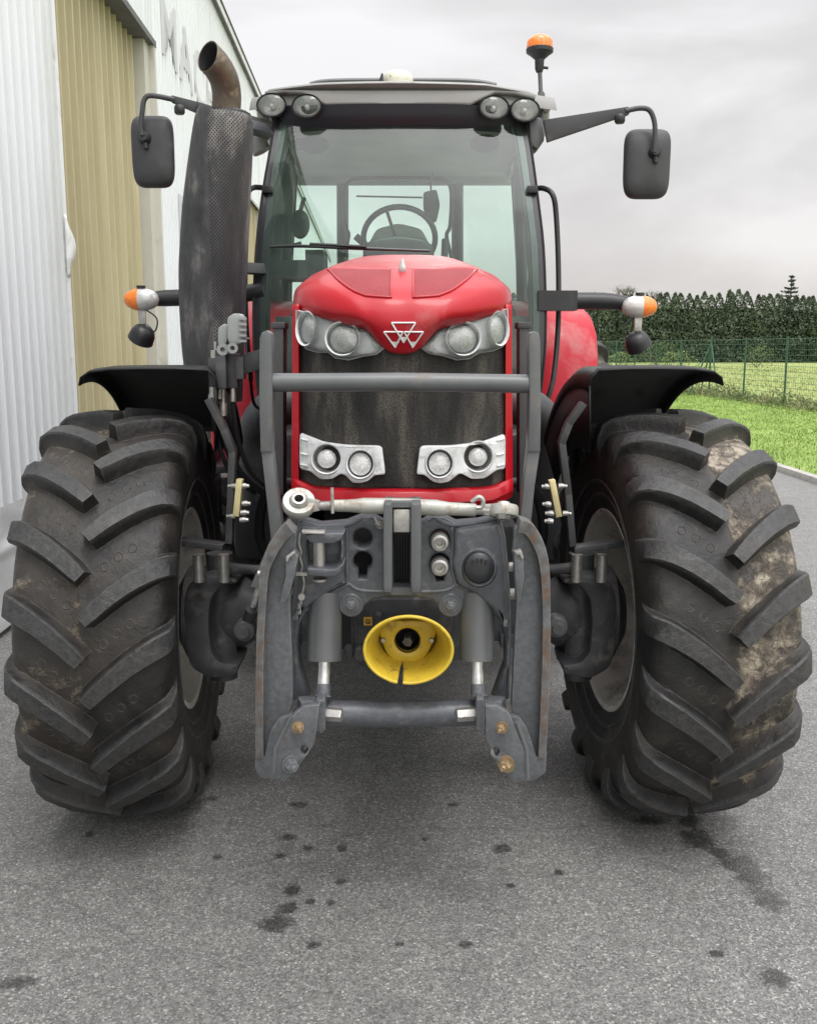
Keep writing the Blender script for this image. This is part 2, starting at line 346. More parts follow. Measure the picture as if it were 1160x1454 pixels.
# ------------------------------------------------------------------ mesh builder
ORG = {}
SPLIT = {'bolt', 'mounting_peg', 'casting_ridge', 'clevis', 'hex_bolt', 'bolt_boss', 'hydraulic_coupler', 'retaining_chain', 'hex_nut', 'pivot_boss', 'housing_plug', 'guard_screw', 'hose_fitting', 'cab_speaker', 'cab_control', 'threaded_rod', 'eye_neck', 'panel_rib', 'hose', 'lock_handle', 'exhaust_mount', 'hydraulic_hose', 'clevis_pin', 'door_jamb', 'door_frame', 'plinth', 'wiper', 'rear_hatch_frame'}
class MB:
    def __init__(s): s.v = []; s.f = []; s.att = {}
    def add(s, vs, fs):
        o = len(s.v); s.v += [Vector(q) for q in vs]; s.f += [tuple(i+o for i in f) for f in fs]; return s
    def box(s, c, d, rot=None):
        c = Vector(c); m = rot.to_3x3() if rot else Matrix.Identity(3)
        vs = [c + m @ Vector((x*d[0]/2, y*d[1]/2, z*d[2]/2)) for x in (-1, 1) for y in (-1, 1) for z in (-1, 1)]
        return s.add(vs, [(0, 1, 3, 2), (4, 6, 7, 5), (0, 4, 5, 1), (2, 3, 7, 6), (0, 2, 6, 4), (1, 5, 7, 3)])
    def bar(s, a, b, w, t, up=(0, 1, 0)):
        """rectangular bar from a to b, w across, t along 'up'"""
        a, b = Vector(a), Vector(b); d = (b-a).normalized(); u = Vector(up); u = (u - d*u.dot(d)).normalized(); r = d.cross(u)
        vs = [p + r*x*w/2 + u*y*t/2 for p in (a, b) for x, y in ((-1, -1), (1, -1), (1, 1), (-1, 1))]
        return s.add(vs, [(3, 2, 1, 0), (4, 5, 6, 7), (0, 1, 5, 4), (1, 2, 6, 5), (2, 3, 7, 6), (3, 0, 4, 7)])
    def tube(s, pts, r, n=14, cap=True, smooth=0):
        pts = [Vector(p) for p in pts]
        rs = list(r) if hasattr(r, '__len__') else [r]*len(pts)
        if smooth:
            q = []; qr = []
            for i in range(len(pts)-1):
                p0 = pts[max(0, i-1)]; p1 = pts[i]; p2 = pts[i+1]; p3 = pts[min(len(pts)-1, i+2)]
                for k in range(smooth):
                    t = k/smooth
                    q.append(.5*((2*p1)+(p2-p0)*t+(2*p0-5*p1+4*p2-p3)*t*t+(3*p1-p0-3*p2+p3)*t**3)); qr.append(rs[i]*(1-t)+rs[i+1]*t)
            q.append(pts[-1]); qr.append(rs[-1]); pts, rs = q, qr
        vs = []; prev = None
        for i, p in enumerate(pts):
            d = (pts[min(i+1, len(pts)-1)]-pts[max(i-1, 0)])
            if d.length < 1e-9: d = Vector((0, 0, 1))
            d.normalize()
            if prev is None:
                a = Vector((0, 0, 1)) if abs(d.z) < .9 else Vector((1, 0, 0)); u = d.cross(a).normalized()
            else: u = (prev - d*prev.dot(d)).normalized()
            prev = u; w = d.cross(u)
            vs += [p + (u*math.cos(2*math.pi*k/n)+w*math.sin(2*math.pi*k/n))*rs[i] for k in range(n)]
        fs = [(i*n+k, i*n+(k+1) % n, (i+1)*n+(k+1) % n, (i+1)*n+k) for i in range(len(pts)-1) for k in range(n)]
        if cap: fs += [tuple(reversed(range(n))), tuple((len(pts)-1)*n+k for k in range(n))]
        return s.add(vs, fs)
    def cyl(s, a, b, r, r2=None, n=24): return s.tube([a, b], [r, r if r2 is None else r2], n)
    def lathe(s, prof, c, axis=(0, 0, 1), n=32, sx=1, sy=1, rot=0):
        """prof: (radius, height along axis)"""
        ax = Vector(axis).normalized(); a = Vector((0, 0, 1)) if abs(ax.z) < .9 else Vector((0, 1, 0))
        u = a.cross(ax).normalized(); w = ax.cross(u); c = Vector(c)
        vs = []; fs = []
        for (r, h) in prof:
            for k in range(n):
                t = 2*math.pi*k/n+rot; vs.append(c + ax*h + u*math.cos(t)*max(r, 1e-5)*sx + w*math.sin(t)*max(r, 1e-5)*sy)
        for i in range(len(prof)-1):
            for k in range(n): fs.append((i*n+k, i*n+(k+1) % n, (i+1)*n+(k+1) % n, (i+1)*n+k))
        return s.add(vs, fs)
    def hexbolt(s, c, r, h=.014, axis=(0, -1, 0)):
        ax = Vector(axis).normalized(); c = Vector(c)
        s.lathe([(0, 0), (r*1.45, 0), (r*1.45, h*.25), (r, h*.25), (0, h*.25)], c, ax, 20)
        s.lathe([(r, h*.2), (r, h), (r*.85, h*1.15), (0, h*1.15)], c, ax, 6)
        return s.lathe([(r*.5, h), (r*.5, h*1.6), (r*.4, h*1.7), (0, h*1.7)], c, ax, 12)
    def plate(s, outer, y, t, bev=.004, holes=(), axis='Y', res=1):
        """outline(s) given as (x, z) pairs, front face at y, thickness t going away"""
        cu = bpy.data.curves.new('tmp', 'CURVE'); cu.dimensions = '2D'; cu.fill_mode = 'BOTH'
        cu.extrude = max(t/2-bev, 1e-4); cu.bevel_depth = bev; cu.bevel_resolution = res; cu.offset = -bev
        for o in [outer]+list(holes):
            sp = cu.splines.new('POLY'); sp.points.add(len(o)-1); sp.use_cyclic_u = True
            for i, q in enumerate(o): sp.points[i].co = (q[0], q[1], 0, 1)
        ob = bpy.data.objects.new('tmp', cu)
        me = bpy.data.meshes.new_from_object(ob)
        vs = [Vector((q.co.x, y+t/2-q.co.z, q.co.y)) for q in me.vertices]
        fs = [tuple(p.vertices) for p in me.polygons]
        bpy.data.objects.remove(ob); bpy.data.curves.remove(cu); bpy.data.meshes.remove(me)
        return s.add(vs, fs)
    def grid(s, rows):
        n = len(rows[0]); vs = [p for r in rows for p in r]
        return s.add(vs, [(i*n+k, i*n+k+1, (i+1)*n+k+1, (i+1)*n+k) for i in range(len(rows)-1) for k in range(n-1)])
    def xf(s, fn): s.v = [Vector(fn(q)) for q in s.v]; return s
    def build(s, name, mat, parent=None, *a, **k):
        if name in SPLIT and not k.get('local'):
            n = len(s.v); up = list(range(n))
            def find(i):
                while up[i] != i: up[i] = up[up[i]]; i = up[i]
                return i
            for f in s.f:
                for j in f[1:]: up[find(j)] = find(f[0])
            isl = {}
            for f in s.f: isl.setdefault(find(f[0]), []).append(f)
            cl = []
            for fs in isl.values():
                vs = {i for f in fs for i in f}; P = [s.v[i] for i in vs]
                bb = [min(p[c] for p in P)-.0015 for c in range(3)]+[max(p[c] for p in P)+.0015 for c in range(3)]
                cur = [bb, fs]; ch = True
                while ch:
                    ch = False
                    for o in cl:
                        if all(o[0][c] <= cur[0][c+3] and cur[0][c] <= o[0][c+3] for c in range(3)):
                            cur = [[min(o[0][c], cur[0][c]) for c in range(3)]+[max(o[0][c+3], cur[0][c+3]) for c in range(3)], o[1]+cur[1]]; cl.remove(o); ch = True; break
                cl.append(cur)
            out = None
            for bb, fs in cl:
                ids = sorted({i for f in fs for i in f}); mp = {i: j for j, i in enumerate(ids)}
                q = MB(); q.v = [s.v[i] for i in ids]; q.f = [tuple(mp[i] for i in f) for f in fs]
                out = q._build(name, mat, parent, *a, **k)
            return out
        return s._build(name, mat, parent, *a, **k)
    def _build(s, name, mat, parent=None, origin=None, bevel=0, ang=38, local=False, flat=False, recalc=True, solid=0, weld=True, subd=0):
        me = bpy.data.meshes.new(name)
        if local: og = Vector((0, 0, 0))
        elif origin is not None: og = Vector(origin)
        else: og = ORG.get(parent, Vector((0, 0, 0))) if parent else Vector((0, 0, 0))
        me.from_pydata([q-og for q in s.v], [], s.f)
        bm = bmesh.new(); bm.from_mesh(me)
        if weld: bmesh.ops.remove_doubles(bm, verts=bm.verts, dist=1e-5)
        if recalc: bmesh.ops.recalc_face_normals(bm, faces=bm.faces)
        if bevel:
            es = [e for e in bm.edges if len(e.link_faces) == 2 and e.calc_face_angle(0) > R(32)]
            bmesh.ops.bevel(bm, geom=es, offset=bevel, segments=2, profile=.6, affect='EDGES', clamp_overlap=True)
        bm.to_mesh(me); bm.free()
        if not flat:
            me.polygons.foreach_set('use_smooth', [True]*len(me.polygons)); me.set_sharp_from_angle(angle=R(ang))
        me.materials.append(mat)
        o = bpy.data.objects.new(name, me); col.objects.link(o)
        if parent:
            o.parent = parent
            if not local: o.location = og - ORG.get(parent, Vector((0, 0, 0)))
        elif not local: o.location = og
        ORG[o] = og
        if solid:
            md = o.modifiers.new('solid', 'SOLIDIFY'); md.thickness = solid; md.offset = 0
        if subd:
            md = o.modifiers.new('sub', 'SUBSURF'); md.levels = md.render_levels = subd
        return o
def tag(o, label=None, cat=None, group=None, kind=None):
    if label: o['label'] = label
    if cat: o['category'] = cat
    if group: o['group'] = group
    if kind: o['kind'] = kind
    return o
def empty(name, loc, label, cat, group=None):
    o = bpy.data.objects.new(name, None); col.objects.link(o); o.location = loc; o.empty_display_size = .2
    ORG[o] = Vector(loc); return tag(o, label, cat, group)
def circ(cx, cz, r, n=28, rz=None, a0=0, a1=360):
    rz = rz or r
    return [(cx+r*math.cos(R(a0+(a1-a0)*k/n)), cz+rz*math.sin(R(a0+(a1-a0)*k/n))) for k in range(n)]
def XZ(pts, Y, conv=None):
    out = []
    for p in pts:
        if conv: p = conv(*p)
        w = W(p[0], p[1], Y); out.append((w.x, w.z))
    return out
def rnd_poly(pts, r=.3, n=3):
    """round the corners of a closed polygon by Chaikin-like cutting"""
    out = []
    for i in range(len(pts)):
        a, b, c = Vector(pts[i-1]), Vector(pts[i]), Vector(pts[(i+1) % len(pts)])
        p = b.lerp(a, r); q = b.lerp(c, r)
        for k in range(n+1):
            t = k/n; out.append(tuple((p*(1-t)**2 + b*2*t*(1-t) + q*t*t)))
    return out
CX = -.028   # tractor centre line

# ------------------------------------------------------------------ tractor root
AX = 3.40
root = empty('tractor', (CX, AX, 0), 'red farm tractor with lugged tyres and grey front linkage on asphalt beside the shed', 'tractor')

PH = (.38, .62)
# ------------------------------------------------------------------ wheels
def tyre_mesh(Rt, Wd, nl, outer_side, muds, seed):
    k = Rt/.70; kw = Wd/.49
    prof = [(0, .655), (.06, .654), (.12, .651), (.175, .645), (.216, .632), (.240, .603), (.251, .560), (.253, .51), (.244, .46), (.226, .41), (.212, .352)]
    prof = [(w*kw, r*k) for w, r in prof]
    L = [0]
    for i in range(1, len(prof)): L.append(L[-1]+math.dist(prof[i], prof[i-1]))
    def P(s):
        sg = -1 if s < 0 else 1; a = min(abs(s), L[-1]-1e-6)
        i = 0
        while L[i+1] < a: i += 1
        t = (a-L[i])/(L[i+1]-L[i])
        def cr(j):
            j0, j1, j2, j3 = max(i-1, 0), i, i+1, min(i+2, len(prof)-1)
            p0 = prof[j0][j] if i else (-prof[1][0] if j == 0 else prof[1][1])
            p1, p2, p3 = prof[j1][j], prof[j2][j], prof[j3][j]
            return .5*(2*p1+(p2-p0)*t+(2*p0-5*p1+4*p2-p3)*t*t+(3*p1-p0-3*p2+p3)*t**3)
        return sg*cr(0), cr(1)
    def PN(s, h):
        w, r = P(s); w1, r1 = P(s-.002); w2, r2 = P(s+.002)
        tx, ty = w2-w1, r2-r1; l = math.hypot(tx, ty) or 1
        nx, ny = -ty/l, tx/l
        return w+nx*h, r+ny*h
    m = MB(); mud = []
    def pt(s, phi, h):
        w, r = PN(s, h); return Vector((w, -r*math.cos(phi), r*math.sin(phi)))
    NS, NP = 46, 150
    Lm = L[-1]
    for i in range(NS+1):
        s = -Lm+2*Lm*i/NS
        for j in range(NP):
            m.v.append(pt(s, 2*math.pi*j/NP, 0))
            mud.append(muds[0] if s*outer_side > .02 else muds[1])
    for i in range(NS):
        for j in range(NP): m.f.append((i*NP+j, i*NP+(j+1) % NP, (i+1)*NP+(j+1) % NP, (i+1)*NP+j))
    pitch = 2*math.pi/nl
    rng = random.Random(seed)
    S1 = .225*kw
    for side in (-1, 1):
        for q in range(nl):
            ph0 = q*pitch + (0 if side == 1 else pitch*.5) + rng.uniform(-.006, .006)
            N = 15; base = len(m.v); wear = rng.uniform(-.0015, .0015)
            smax = .318*kw
            for i in range(N+1):
                s = .004*kw + (smax-.004*kw)*i/N
                x = s/S1
                def c(x): return (.205*x-.05*x*x if x < 1 else .155+.03*(x-1)-.02*(x-1)**2)*k
                cc = c(x); dc = (c(x+.01)-c(x-.01))/(.02*S1)
                nrm = math.hypot(1, dc); ps, pf = -dc/nrm, 1/nrm
                fade = 1 if x < .90 else max(.05, 1-((x-.90)/.50)**1.2)
                h = (.057-.014*min(x, 1)**1.5)*k*fade+wear
                tw = (.0225+.009*min(x, 1.1))*k; bw = tw+.012*k
                if i == 0: tw *= .9; bw *= .9
                for (e, hh) in ((-bw, -.004), (-bw*.82, h*.18), (-tw, h*.88), (-tw*.84, h), (tw*.84, h), (tw, h*.88), (bw*.82, h*.18), (bw, -.004)):
                    sl = s + e*ps
                    r = P(sl)[1]
                    p = pt(side*sl, ph0+(cc+e*pf)/max(r, .3), hh)
                    jt = noise.noise(p*22+Vector((seed*3, 0, 0)))*.0022+noise.noise(p*70)*.0012
                    m.v.append(p + p.normalized()*jt*(hh > 0))
                    top = hh > h*.5
                    mud.append((muds[2] if top else muds[0]*.8) if side*outer_side > 0 else (muds[2] if top else muds[1]*.8))
            for i in range(N):
                for e in range(7):
                    a = base+i*8+e; f = (a, a+1, a+9, a+8)
                    m.f.append(f if side == 1 else tuple(reversed(f)))
            m.f.append(tuple(base+e for e in range(8))); m.f.append(tuple(base+N*8+e for e in reversed(range(8))))
            # small moulded rings between the lugs
            for d in (.055, .095, .135):
                sc_, ring = side*d*kw, []
                phc = ph0 + (.205*(d*kw/S1)-.05*(d*kw/S1)**2)*k/.66/k + pitch*.5
                b2 = len(m.v); n1, n2 = 14, 4
                for a in range(n1):
                    for b in range(n2):
                        ra = .0115*k + .0024*math.cos(2*math.pi*b/n2); hh = .0014*math.sin(2*math.pi*b/n2)
                        t = 2*math.pi*a/n1
                        m.v.append(pt(sc_+ra*math.cos(t), phc+ra*1.15*math.sin(t)/(.65*k), hh)); mud.append(muds[0]*.97 if side*outer_side > 0 else muds[1])
                for a in range(n1):
                    for b in range(n2): m.f.append((b2+a*n2+b, b2+((a+1) % n1)*n2+b, b2+((a+1) % n1)*n2+(b+1) % n2, b2+a*n2+(b+1) % n2))
    # side wall ribs
    for side in (-1, 1):
        for (s0, hh) in ((L[8], .004), (L[9], .005)):
            rows = []
            for e, h in ((-.007, 0), (-.004, hh), (.004, hh), (.007, 0)):
                rows.append([pt(side*min(s0+e, Lm), 2*math.pi*j/90, h) for j in range(91)])
            o = len(m.v); m.grid(rows); mud += [muds[1]*.4]*(len(m.v)-o)
    return m, mud, prof

def wheel(name_label, loc, steer, Rt, Wd, nl, outer_side, muds, seed):
    hub = MB()
    k = Rt/.70; r0 = .352*k; hw = .212*Wd/.49; o = outer_side
    # disc dish, offset to the outer side
    hub.lathe([(.0, o*.02), (.10*k, o*.02), (.12*k, o*.00), (.20*k, o*.015), (.27*k, o*.05), (.315*k, o*.055)], (0, 0, 0), (1, 0, 0), 48)
    hub.lathe([(.0, -o*.05), (.10*k, -o*.05), (.115*k, -o*.035), (.115*k, o*.0)], (0, 0, 0), (1, 0, 0), 40)
    for a in range(8):
        t = a*math.pi/4+.2
        hub.hexbolt((-o*.0, -.16*k*math.cos(t), .16*k*math.sin(t)), .014, .02, (-o, 0, 0))
    wob = hub.build('wheel', RIM, root, local=True)
    wob.location = Vector(loc)-ORG[root]; wob.rotation_euler = (0, 0, steer)
    if name_label: wob['label'] = name_label
    rim = MB()
    pr = []
    for s in (-1, 1):
        half = [(r0+.010, hw-.010), (r0+.012, hw-.004), (r0+.004, hw-.001), (r0-.010, hw-.006), (r0-.014, hw-.03), (r0-.03, hw-.06), (r0-.05, hw-.09), (r0-.055, .03)]
        pr += [(r, s*h) for r, h in (half if s == -1 else reversed(half))]
    rim.lathe(pr, (0, 0, 0), (1, 0, 0), 72)
    rim.build('rim', RIM, wob, local=True, recalc=False, solid=.008)
    tm, mud, _ = tyre_mesh(Rt, Wd, nl, outer_side, muds, seed)
    t = tm.build('tyre', RUBBER, wob, local=True, weld=False, ang=34)
    a = t.data.attributes.new('mud', 'FLOAT', 'POINT'); a.data.foreach_set('value', mud)
    spin = seed*.37
    for ob in (t,): ob.rotation_euler = (spin, 0, 0)
    return wob
wheel('front wheel nearer the shed', (CX-.965, AX, .712), R(3.4), .712, .47, 18, -1, (.43, .27, .10), PH[0])
wheel('front wheel on the lawn side with tan mud on its outer treads', (CX+.94, AX, .712), R(4.4), .712, .47, 18, 1, (.52, .26, .10), PH[1])
wheel(None, (CX-.92, AX+2.88, .88), 0, .88, .62, 20, -1, (.45, .3, .2), .3)
wheel(None, (CX+.92, AX+2.88, .88), 0, .88, .62, 20, 1, (.5, .3, .25), .8)

GUARD = M('mudguard_black', (.007, .007, .008), .5, var=.2, vs=6, bmp=.1, bs=200, spec=.3, dirt_veil=((.03, .029, .028), .08, 6))
BRK = M('bracket_black', (.03, .031, .033), .45, var=.2, bmp=.2, dirt_veil=((.07, .066, .06), .2, 14), edge=(.07, .07, .07))
# ------------------------------------------------------------------ front mudguards
def mudguard(sg, steer):
    c = Vector((CX+sg*.875, 3.36, .70)); rot = Matrix.Rotation(steer, 3, 'Z')
    rows = []
    for i in range(26):
        a = R(97 - 3 + 0) if False else None
        th = R(98-i*2.2)      # 90 = straight up, larger = forward
        rows.append(th)
    xs = [(-.255, -.075), (-.25, -.03), (-.225, -.004), (-.12, 0), (.0, 0), (.10, -.002), (.165, -.010), (.192, -.028), (.20, -.055)]
    m = MB(); grid = []
    for th in rows:
        r_ = []
        for (x, dr) in xs:
            rr = .885+dr
            p = Vector((sg*x*1.0, -rr*math.cos(th)*-1*-1, rr*math.sin(th)))
            p.y = -rr*math.cos(th)*-1 if False else rr*math.cos(th)
            r_.append(c+rot @ p)
        grid.append(r_)
    m.grid(grid)
    g = m.build('mudguard', GUARD, root, solid=.006, ang=50)
    # inner side skirt closing the guard towards the engine
    sk = MB(); a_, b_ = [], []
    for th in rows:
        a_.append(c+rot @ Vector((-sg*.252, .83*math.cos(th), .83*math.sin(th))))
        b_.append(c+rot @ Vector((-sg*.235, .60*math.cos(th), .60*math.sin(th))))
    sk.grid([a_, b_]); sk.build('skirt', GUARD, g, solid=.006)
    # flat-bar bracket
    pts = {-1: [(296, 566), (318, 608), (331, 640), (326, 768)], 1: [(828, 572), (808, 600), (797, 628), (806, 700), (812, 772)]}[sg]
    Y = 3.12
    P3 = [W(x, y, Y) for x, y in pts]
    b = MB()
    for i in range(len(P3)-1): b.bar(P3[i], P3[i+1]+(P3[i+1]-P3[i]).normalized()*.006, .022, .045)
    e0 = W(*(320, 776) if sg < 0 else (812, 780), Y); e1 = W(*(252, 768) if sg < 0 else (882, 770), Y+.03)
    b.bar(e0, e1, .022, .06)
    br = b.build('mudguard_bracket', BRK, root, bevel=.003)
    z = MB()
    q = [(341, 680), (336, 732)] if sg < 0 else [(783, 681), (793, 733)]
    z.bar(W(*q[0], Y-.02), W(*q[1], Y-.02), .02, .035); z.build('clamp_block', ZYEL, br, bevel=.002)
    bl = MB()
    for (x, y) in ([(347, 690), (349, 715), (347, 728), (346, 738), (331, 690), (329, 733)] if sg < 0 else [(776, 691), (777, 716), (781, 729), (780, 740), (798, 690), (804, 729)]):
        p = W(x, y, Y-.02); bl.lathe([(0, -.012), (.009, -.012), (.009, .004), (.006, .008), (.006, .016), (0, .016)], p, (1 if x > 571 and x < 790 or x < 571 and x > 335 else -1, 0, 0) if sg < 0 else (-1 if x < 790 else 1, 0, 0), 8)
    bl.build('bolt', SILVER, br)
mudguard(-1, R(3.4)); mudguard(1, R(3.4))

# ------------------------------------------------------------------ front axle
ax = MB()
ax.loft = None
def axle_side(sg):
    def p(dx, py, Y): return W(571+sg*dx, py, Y)
    m = MB()
    # tapering housing, revolved about a sideways axis
    c0 = Vector((CX, AX, .70))
    m.lathe([(.10, .18), (.105, .38), (.085, .42), (.085, .50), (.125, .56), (.135, .62), (.12, .66), (.0, .66)], c0, (sg, 0, 0), 28, sx=.85, sy=1)
    m.box(c0+Vector((sg*.36, -.05, .0)), (.30, .12, .16)); m.box(c0+Vector((sg*.30, -.06, .09)), (.34, .10, .03))
    m.plate([(CX+sg*x, z) for x, z in ((.37, .80), (.50, .80), (.455, .885), (.42, .885))], AX-.14, .05, .006)
    m.box(c0+Vector((sg*.43, -.1, -.07)), (.16, .08, .05))
    h = m.build('axle_housing', CAST, root, bevel=.006)
    # C shaped steering knuckle
    k = MB()
    out = [(.56, .865), (.66, .88), (.735, .84), (.755, .74), (.755, .64), (.735, .54), (.67, .50), (.575, .515), (.565, .555), (.63, .56), (.66, .60), (.665, .70), (.655, .79), (.62, .835), (.56, .845)]
    k.plate([(CX+sg*x, z) for x, z in rnd_poly(out, .28)], AX-.17, .22, .014)
    k.cyl((CX+sg*.64, AX-.06, .47), (CX+sg*.64, AX-.06, .93), .05, .045)
    k.lathe([(.13, .70), (.17, .72), (.17, .76), (.1, .80), (0, .80)], c0, (sg, 0, 0), 32)
    kn = k.build('steering_knuckle', CAST, root, bevel=0)
    kp = MB()
    for d in (.60, .685): kp.cyl((CX+sg*d, AX-.20, .86), (CX+sg*d, AX-.20, .955), .019)
    kp.build('mounting_peg', SILVER, kn)
    # steering rod and ram
    r = MB(); r.tube([(CX+sg*.20, AX-.19, .905), (CX+sg*.50, AX-.19, .90), (CX+sg*.60, AX-.15, .895)], [.016, .016, .022])
    r.build('steering_rod', CAST, root)
    s = MB(); a = W(571+sg*222, 893, 2.95) if sg < 0 else W(790, 888, 2.95)
    s.lathe([(0, -.03), (.030, -.03), (.036, -.02), (.036, .02), (.03, .03), (.017, .032), (.017, .045), (0, .045)], a, (0, -1, 0), 24)
    e = s.build('ram_eye', CAST, root)
    if sg < 0:
        t = MB(); t.cyl(a+Vector((.01, .02, .03)), W(368, 832, 2.9), .009); t.build('ram_rod', CHROME, e)
        t = MB(); t.cyl(a, a.lerp(W(368, 832, 2.9), .45), .02); t.build('ram_sleeve', BLACK, e)
axle_side(-1); axle_side(1)

# ------------------------------------------------------------------ chassis, engine, gearbox and underside
m = MB()
m.box((CX, 3.93, .92), (.52, 1.5, .60)); m.box((CX, 3.95, 1.25), (.50, 1.5, .5)); m.box((CX, 5.6, .95), (.60, 2.4, .7))
m.box((CX, 4.6, .66), (.38, 2.2, .28)); m.cyl((CX-.75, 6.22, .88), (CX+.75, 6.22, .88), .16)
for s in (-1, 1):
    m.box((CX+s*.33, 3.35, 1.02), (.05, 1.1, .22)); m.box((CX+s*.36, 4.3, 1.0), (.12, .8, .5))
m.build('engine_block', BLACKM, root, bevel=.03)
for s in (-1, 1):
    t = MB(); t.box((CX+s*.63, 4.95, .95), (.36, .95, .62)); t.build('fuel_tank', BLACK, root, bevel=.07)
    t = MB()
    for z in (.45, .75, 1.05): t.box((CX+s*.86, 4.9, z), (.26, .34, .035))
    t.box((CX+s*.97, 4.9, .78), (.02, .3, .7)); t.build('step', BLACK, root, bevel=.006)
    t = MB(); t.tube([(CX+s*.36, 4.1, 1.42), (CX+s*.52, 4.05, 1.40), (CX+s*.62, 4.15, 1.28), (CX+s*.62, 4.2, 1.0)], .085, 20, smooth=5); t.build('air_duct', DGREY, root)
    t = MB(); t.tube([(CX+s*.36, 3.55, 1.15), (CX+s*.5, 3.6, 1.12), (CX+s*.55, 3.7, .9), (CX+s*.45, 3.75, .7)], .02, 10, smooth=6)
    t.tube([(CX+s*.36, 3.6, 1.05), (CX+s*.46, 3.65, 1.0), (CX+s*.48, 3.8, .8)], .014, 10, smooth=6); t.build('hose', BLACK, root)
    t = MB(); x0, x1 = (391, 404) if s < 0 else (736, 749)
    a, b = W((x0+x1)/2, 462, 3.22), W((x0+x1)/2, 700, 3.22); t.bar(a, b, .034, .09); t.box(a, (.045, .1, .02)); t.build('support_post', DGREY, root, bevel=.003)

# ------------------------------------------------------------------ bonnet
YK, X0K = 2.97, 1.15
def WB(px, py, Y0=YK, k=X0K):
    Y = Y0
    for _ in range(4):
        p = W(px, py, Y); Y = Y0 + k*(p.x-CX)**2
    return W(px, py, Y)
def bend(mb, k=X0K): return mb.xf(lambda q: (q.x, q.y+k*(q.x-CX)**2, q.z))
def densify(pts, d=.02):
    out = []
    for i in range(len(pts)):
        a, b = Vector(pts[i]), Vector(pts[(i+1) % len(pts)]); n = max(1, int((b-a).length/d))
        for j in range(n): out.append(tuple(a.lerp(b, j/n)))
    return out
def XB(pts, Y0=YK, conv=None):
    out = []
    for p in pts:
        if conv: p = conv(*p)
        w = WB(p[0], p[1], Y0); out.append((w.x, w.z))
    return out

rowsPX = [
 [(0,501,2.965),(20,497,2.965),(36,483,2.965),(52,467,2.97),(84,459,2.985),(120,450,3.04),(142,443,3.10),(153,437,3.2)],
 [(0,498,2.94),(21,493,2.94),(38,477,2.94),(56,461,2.945),(88,452,2.96),(122,444,3.02),(145,437,3.09),(155,430,3.2)],
 [(0,462,2.905),(25,459,2.905),(46,452,2.91),(66,446,2.92),(94,439,2.95),(124,433,3.01),(146,428,3.09),(155,423,3.21)],
 [(0,425,2.93),(26,424,2.93),(50,422,2.94),(74,419,2.95),(98,415,2.98),(125,411,3.04),(145,411,3.12),(153,413,3.25)],
 [(0,402,3.01),(26,401,3.01),(50,400,3.015),(74,399,3.03),(98,397,3.06),(120,396,3.11),(138,399,3.18),(148,406,3.3)],
 [(0,384,3.13),(26,383,3.13),(50,383,3.135),(72,382,3.15),(94,382,3.17),(114,386,3.21),(132,394,3.27),(146,405,3.38)],
 [(0,381,3.17),(26,380,3.17),(50,380,3.175),(72,379,3.18),(92,379,3.2),(113,384,3.25),(131,392,3.32),(146,405,3.45)],
 [(0,379.5,3.26),(26,379,3.26),(50,378.5,3.265),(70,377.5,3.28),(91,377,3.30),(112,383,3.36),(129,392,3.44),(144,405,3.56)],
 [(0,372,3.45),(26,371.5,3.45),(48,371,3.45),(68,371,3.46),(87,373,3.5),(106,380,3.56),(122,392,3.65),(136,406,3.75)],
 [(0,362,4.1),(24,362,4.1),(44,363,4.1),(62,365,4.1),(78,370,4.1),(94,379,4.1),(107,393,4.1),(114,412,4.1)],
 [(0,364,4.85),(20,364,4.85),(38,365,4.85),(54,368,4.85),(68,373,4.85),(82,382,4.85),(92,396,4.85),(98,412,4.85)],
]
def cr(p0, p1, p2, p3, t): return .5*((2*p1)+(p2-p0)*t+(2*p0-5*p1+4*p2-p3)*t*t+(3*p1-p0-3*p2+p3)*t**3)
ROWS = [[W(571+d, y, Y) for d, y, Y in r] for r in rowsPX]
def mirror(p): return Vector((2*CXB-p.x, p.y, p.z))
CXB = sum(r[0].x for r in ROWS[:5])/5
for r in ROWS:
    r[0].x = CXB
def rowpt(r, u):
    sg = 1 if u >= 0 else -1; a = abs(u)*(len(r)-1); i = min(int(a), len(r)-2); t = a-i
    p0 = r[i-1] if i else mirror(r[1]); p3 = r[i+2] if i+2 < len(r) else r[i+1]*2-r[i]
    q = cr(p0, r[i], r[i+1], p3, t)
    return q if sg > 0 else mirror(q)
def SURF(u, v):
    i = min(int(v), len(ROWS)-2); t = v-i
    a = [rowpt(ROWS[min(max(j, 0), len(ROWS)-1)], u) for j in (i-1, i, i+1, i+2)]
    if i >= 7: return a[1].lerp(a[2], t) if i > 8 else cr(*a, t)
    return cr(*a, t)
m = MB(); NU = 72
vv = [0, .15, .3, .5, .75, 1, 1.25, 1.5, 1.75, 2, 2.25, 2.5, 2.75, 3, 3.25, 3.5, 3.75, 4, 4.25, 4.5, 4.75, 4.9, 5, 5.15, 5.35, 5.6, 5.85, 6, 6.25, 6.5, 6.75, 7, 7.25, 7.5, 7.75, 8, 8.25, 8.5, 8.75, 9, 9.33, 9.66, 10]
m.grid([[SURF(-1+2*i/NU, v) for i in range(NU+1)] for v in vv])
# skirt going down on both sides
for s in (-1, 1):
    top = [SURF(s*1, v) for v in [0, .5, 1, 2, 3, 4, 5, 6, 7, 8, 9, 10]]
    edge = []
    for p in top[4:]: edge.append([p, Vector((CXB+s*.330, p.y, p.z-.05)), Vector((CXB+s*.338, p.y, p.z-.2)), Vector((CXB+s*.338, p.y, 1.05))])
    m.grid([list(e) for e in edge])
bon = m.build('bonnet', RED, root, ang=60, solid=.004)
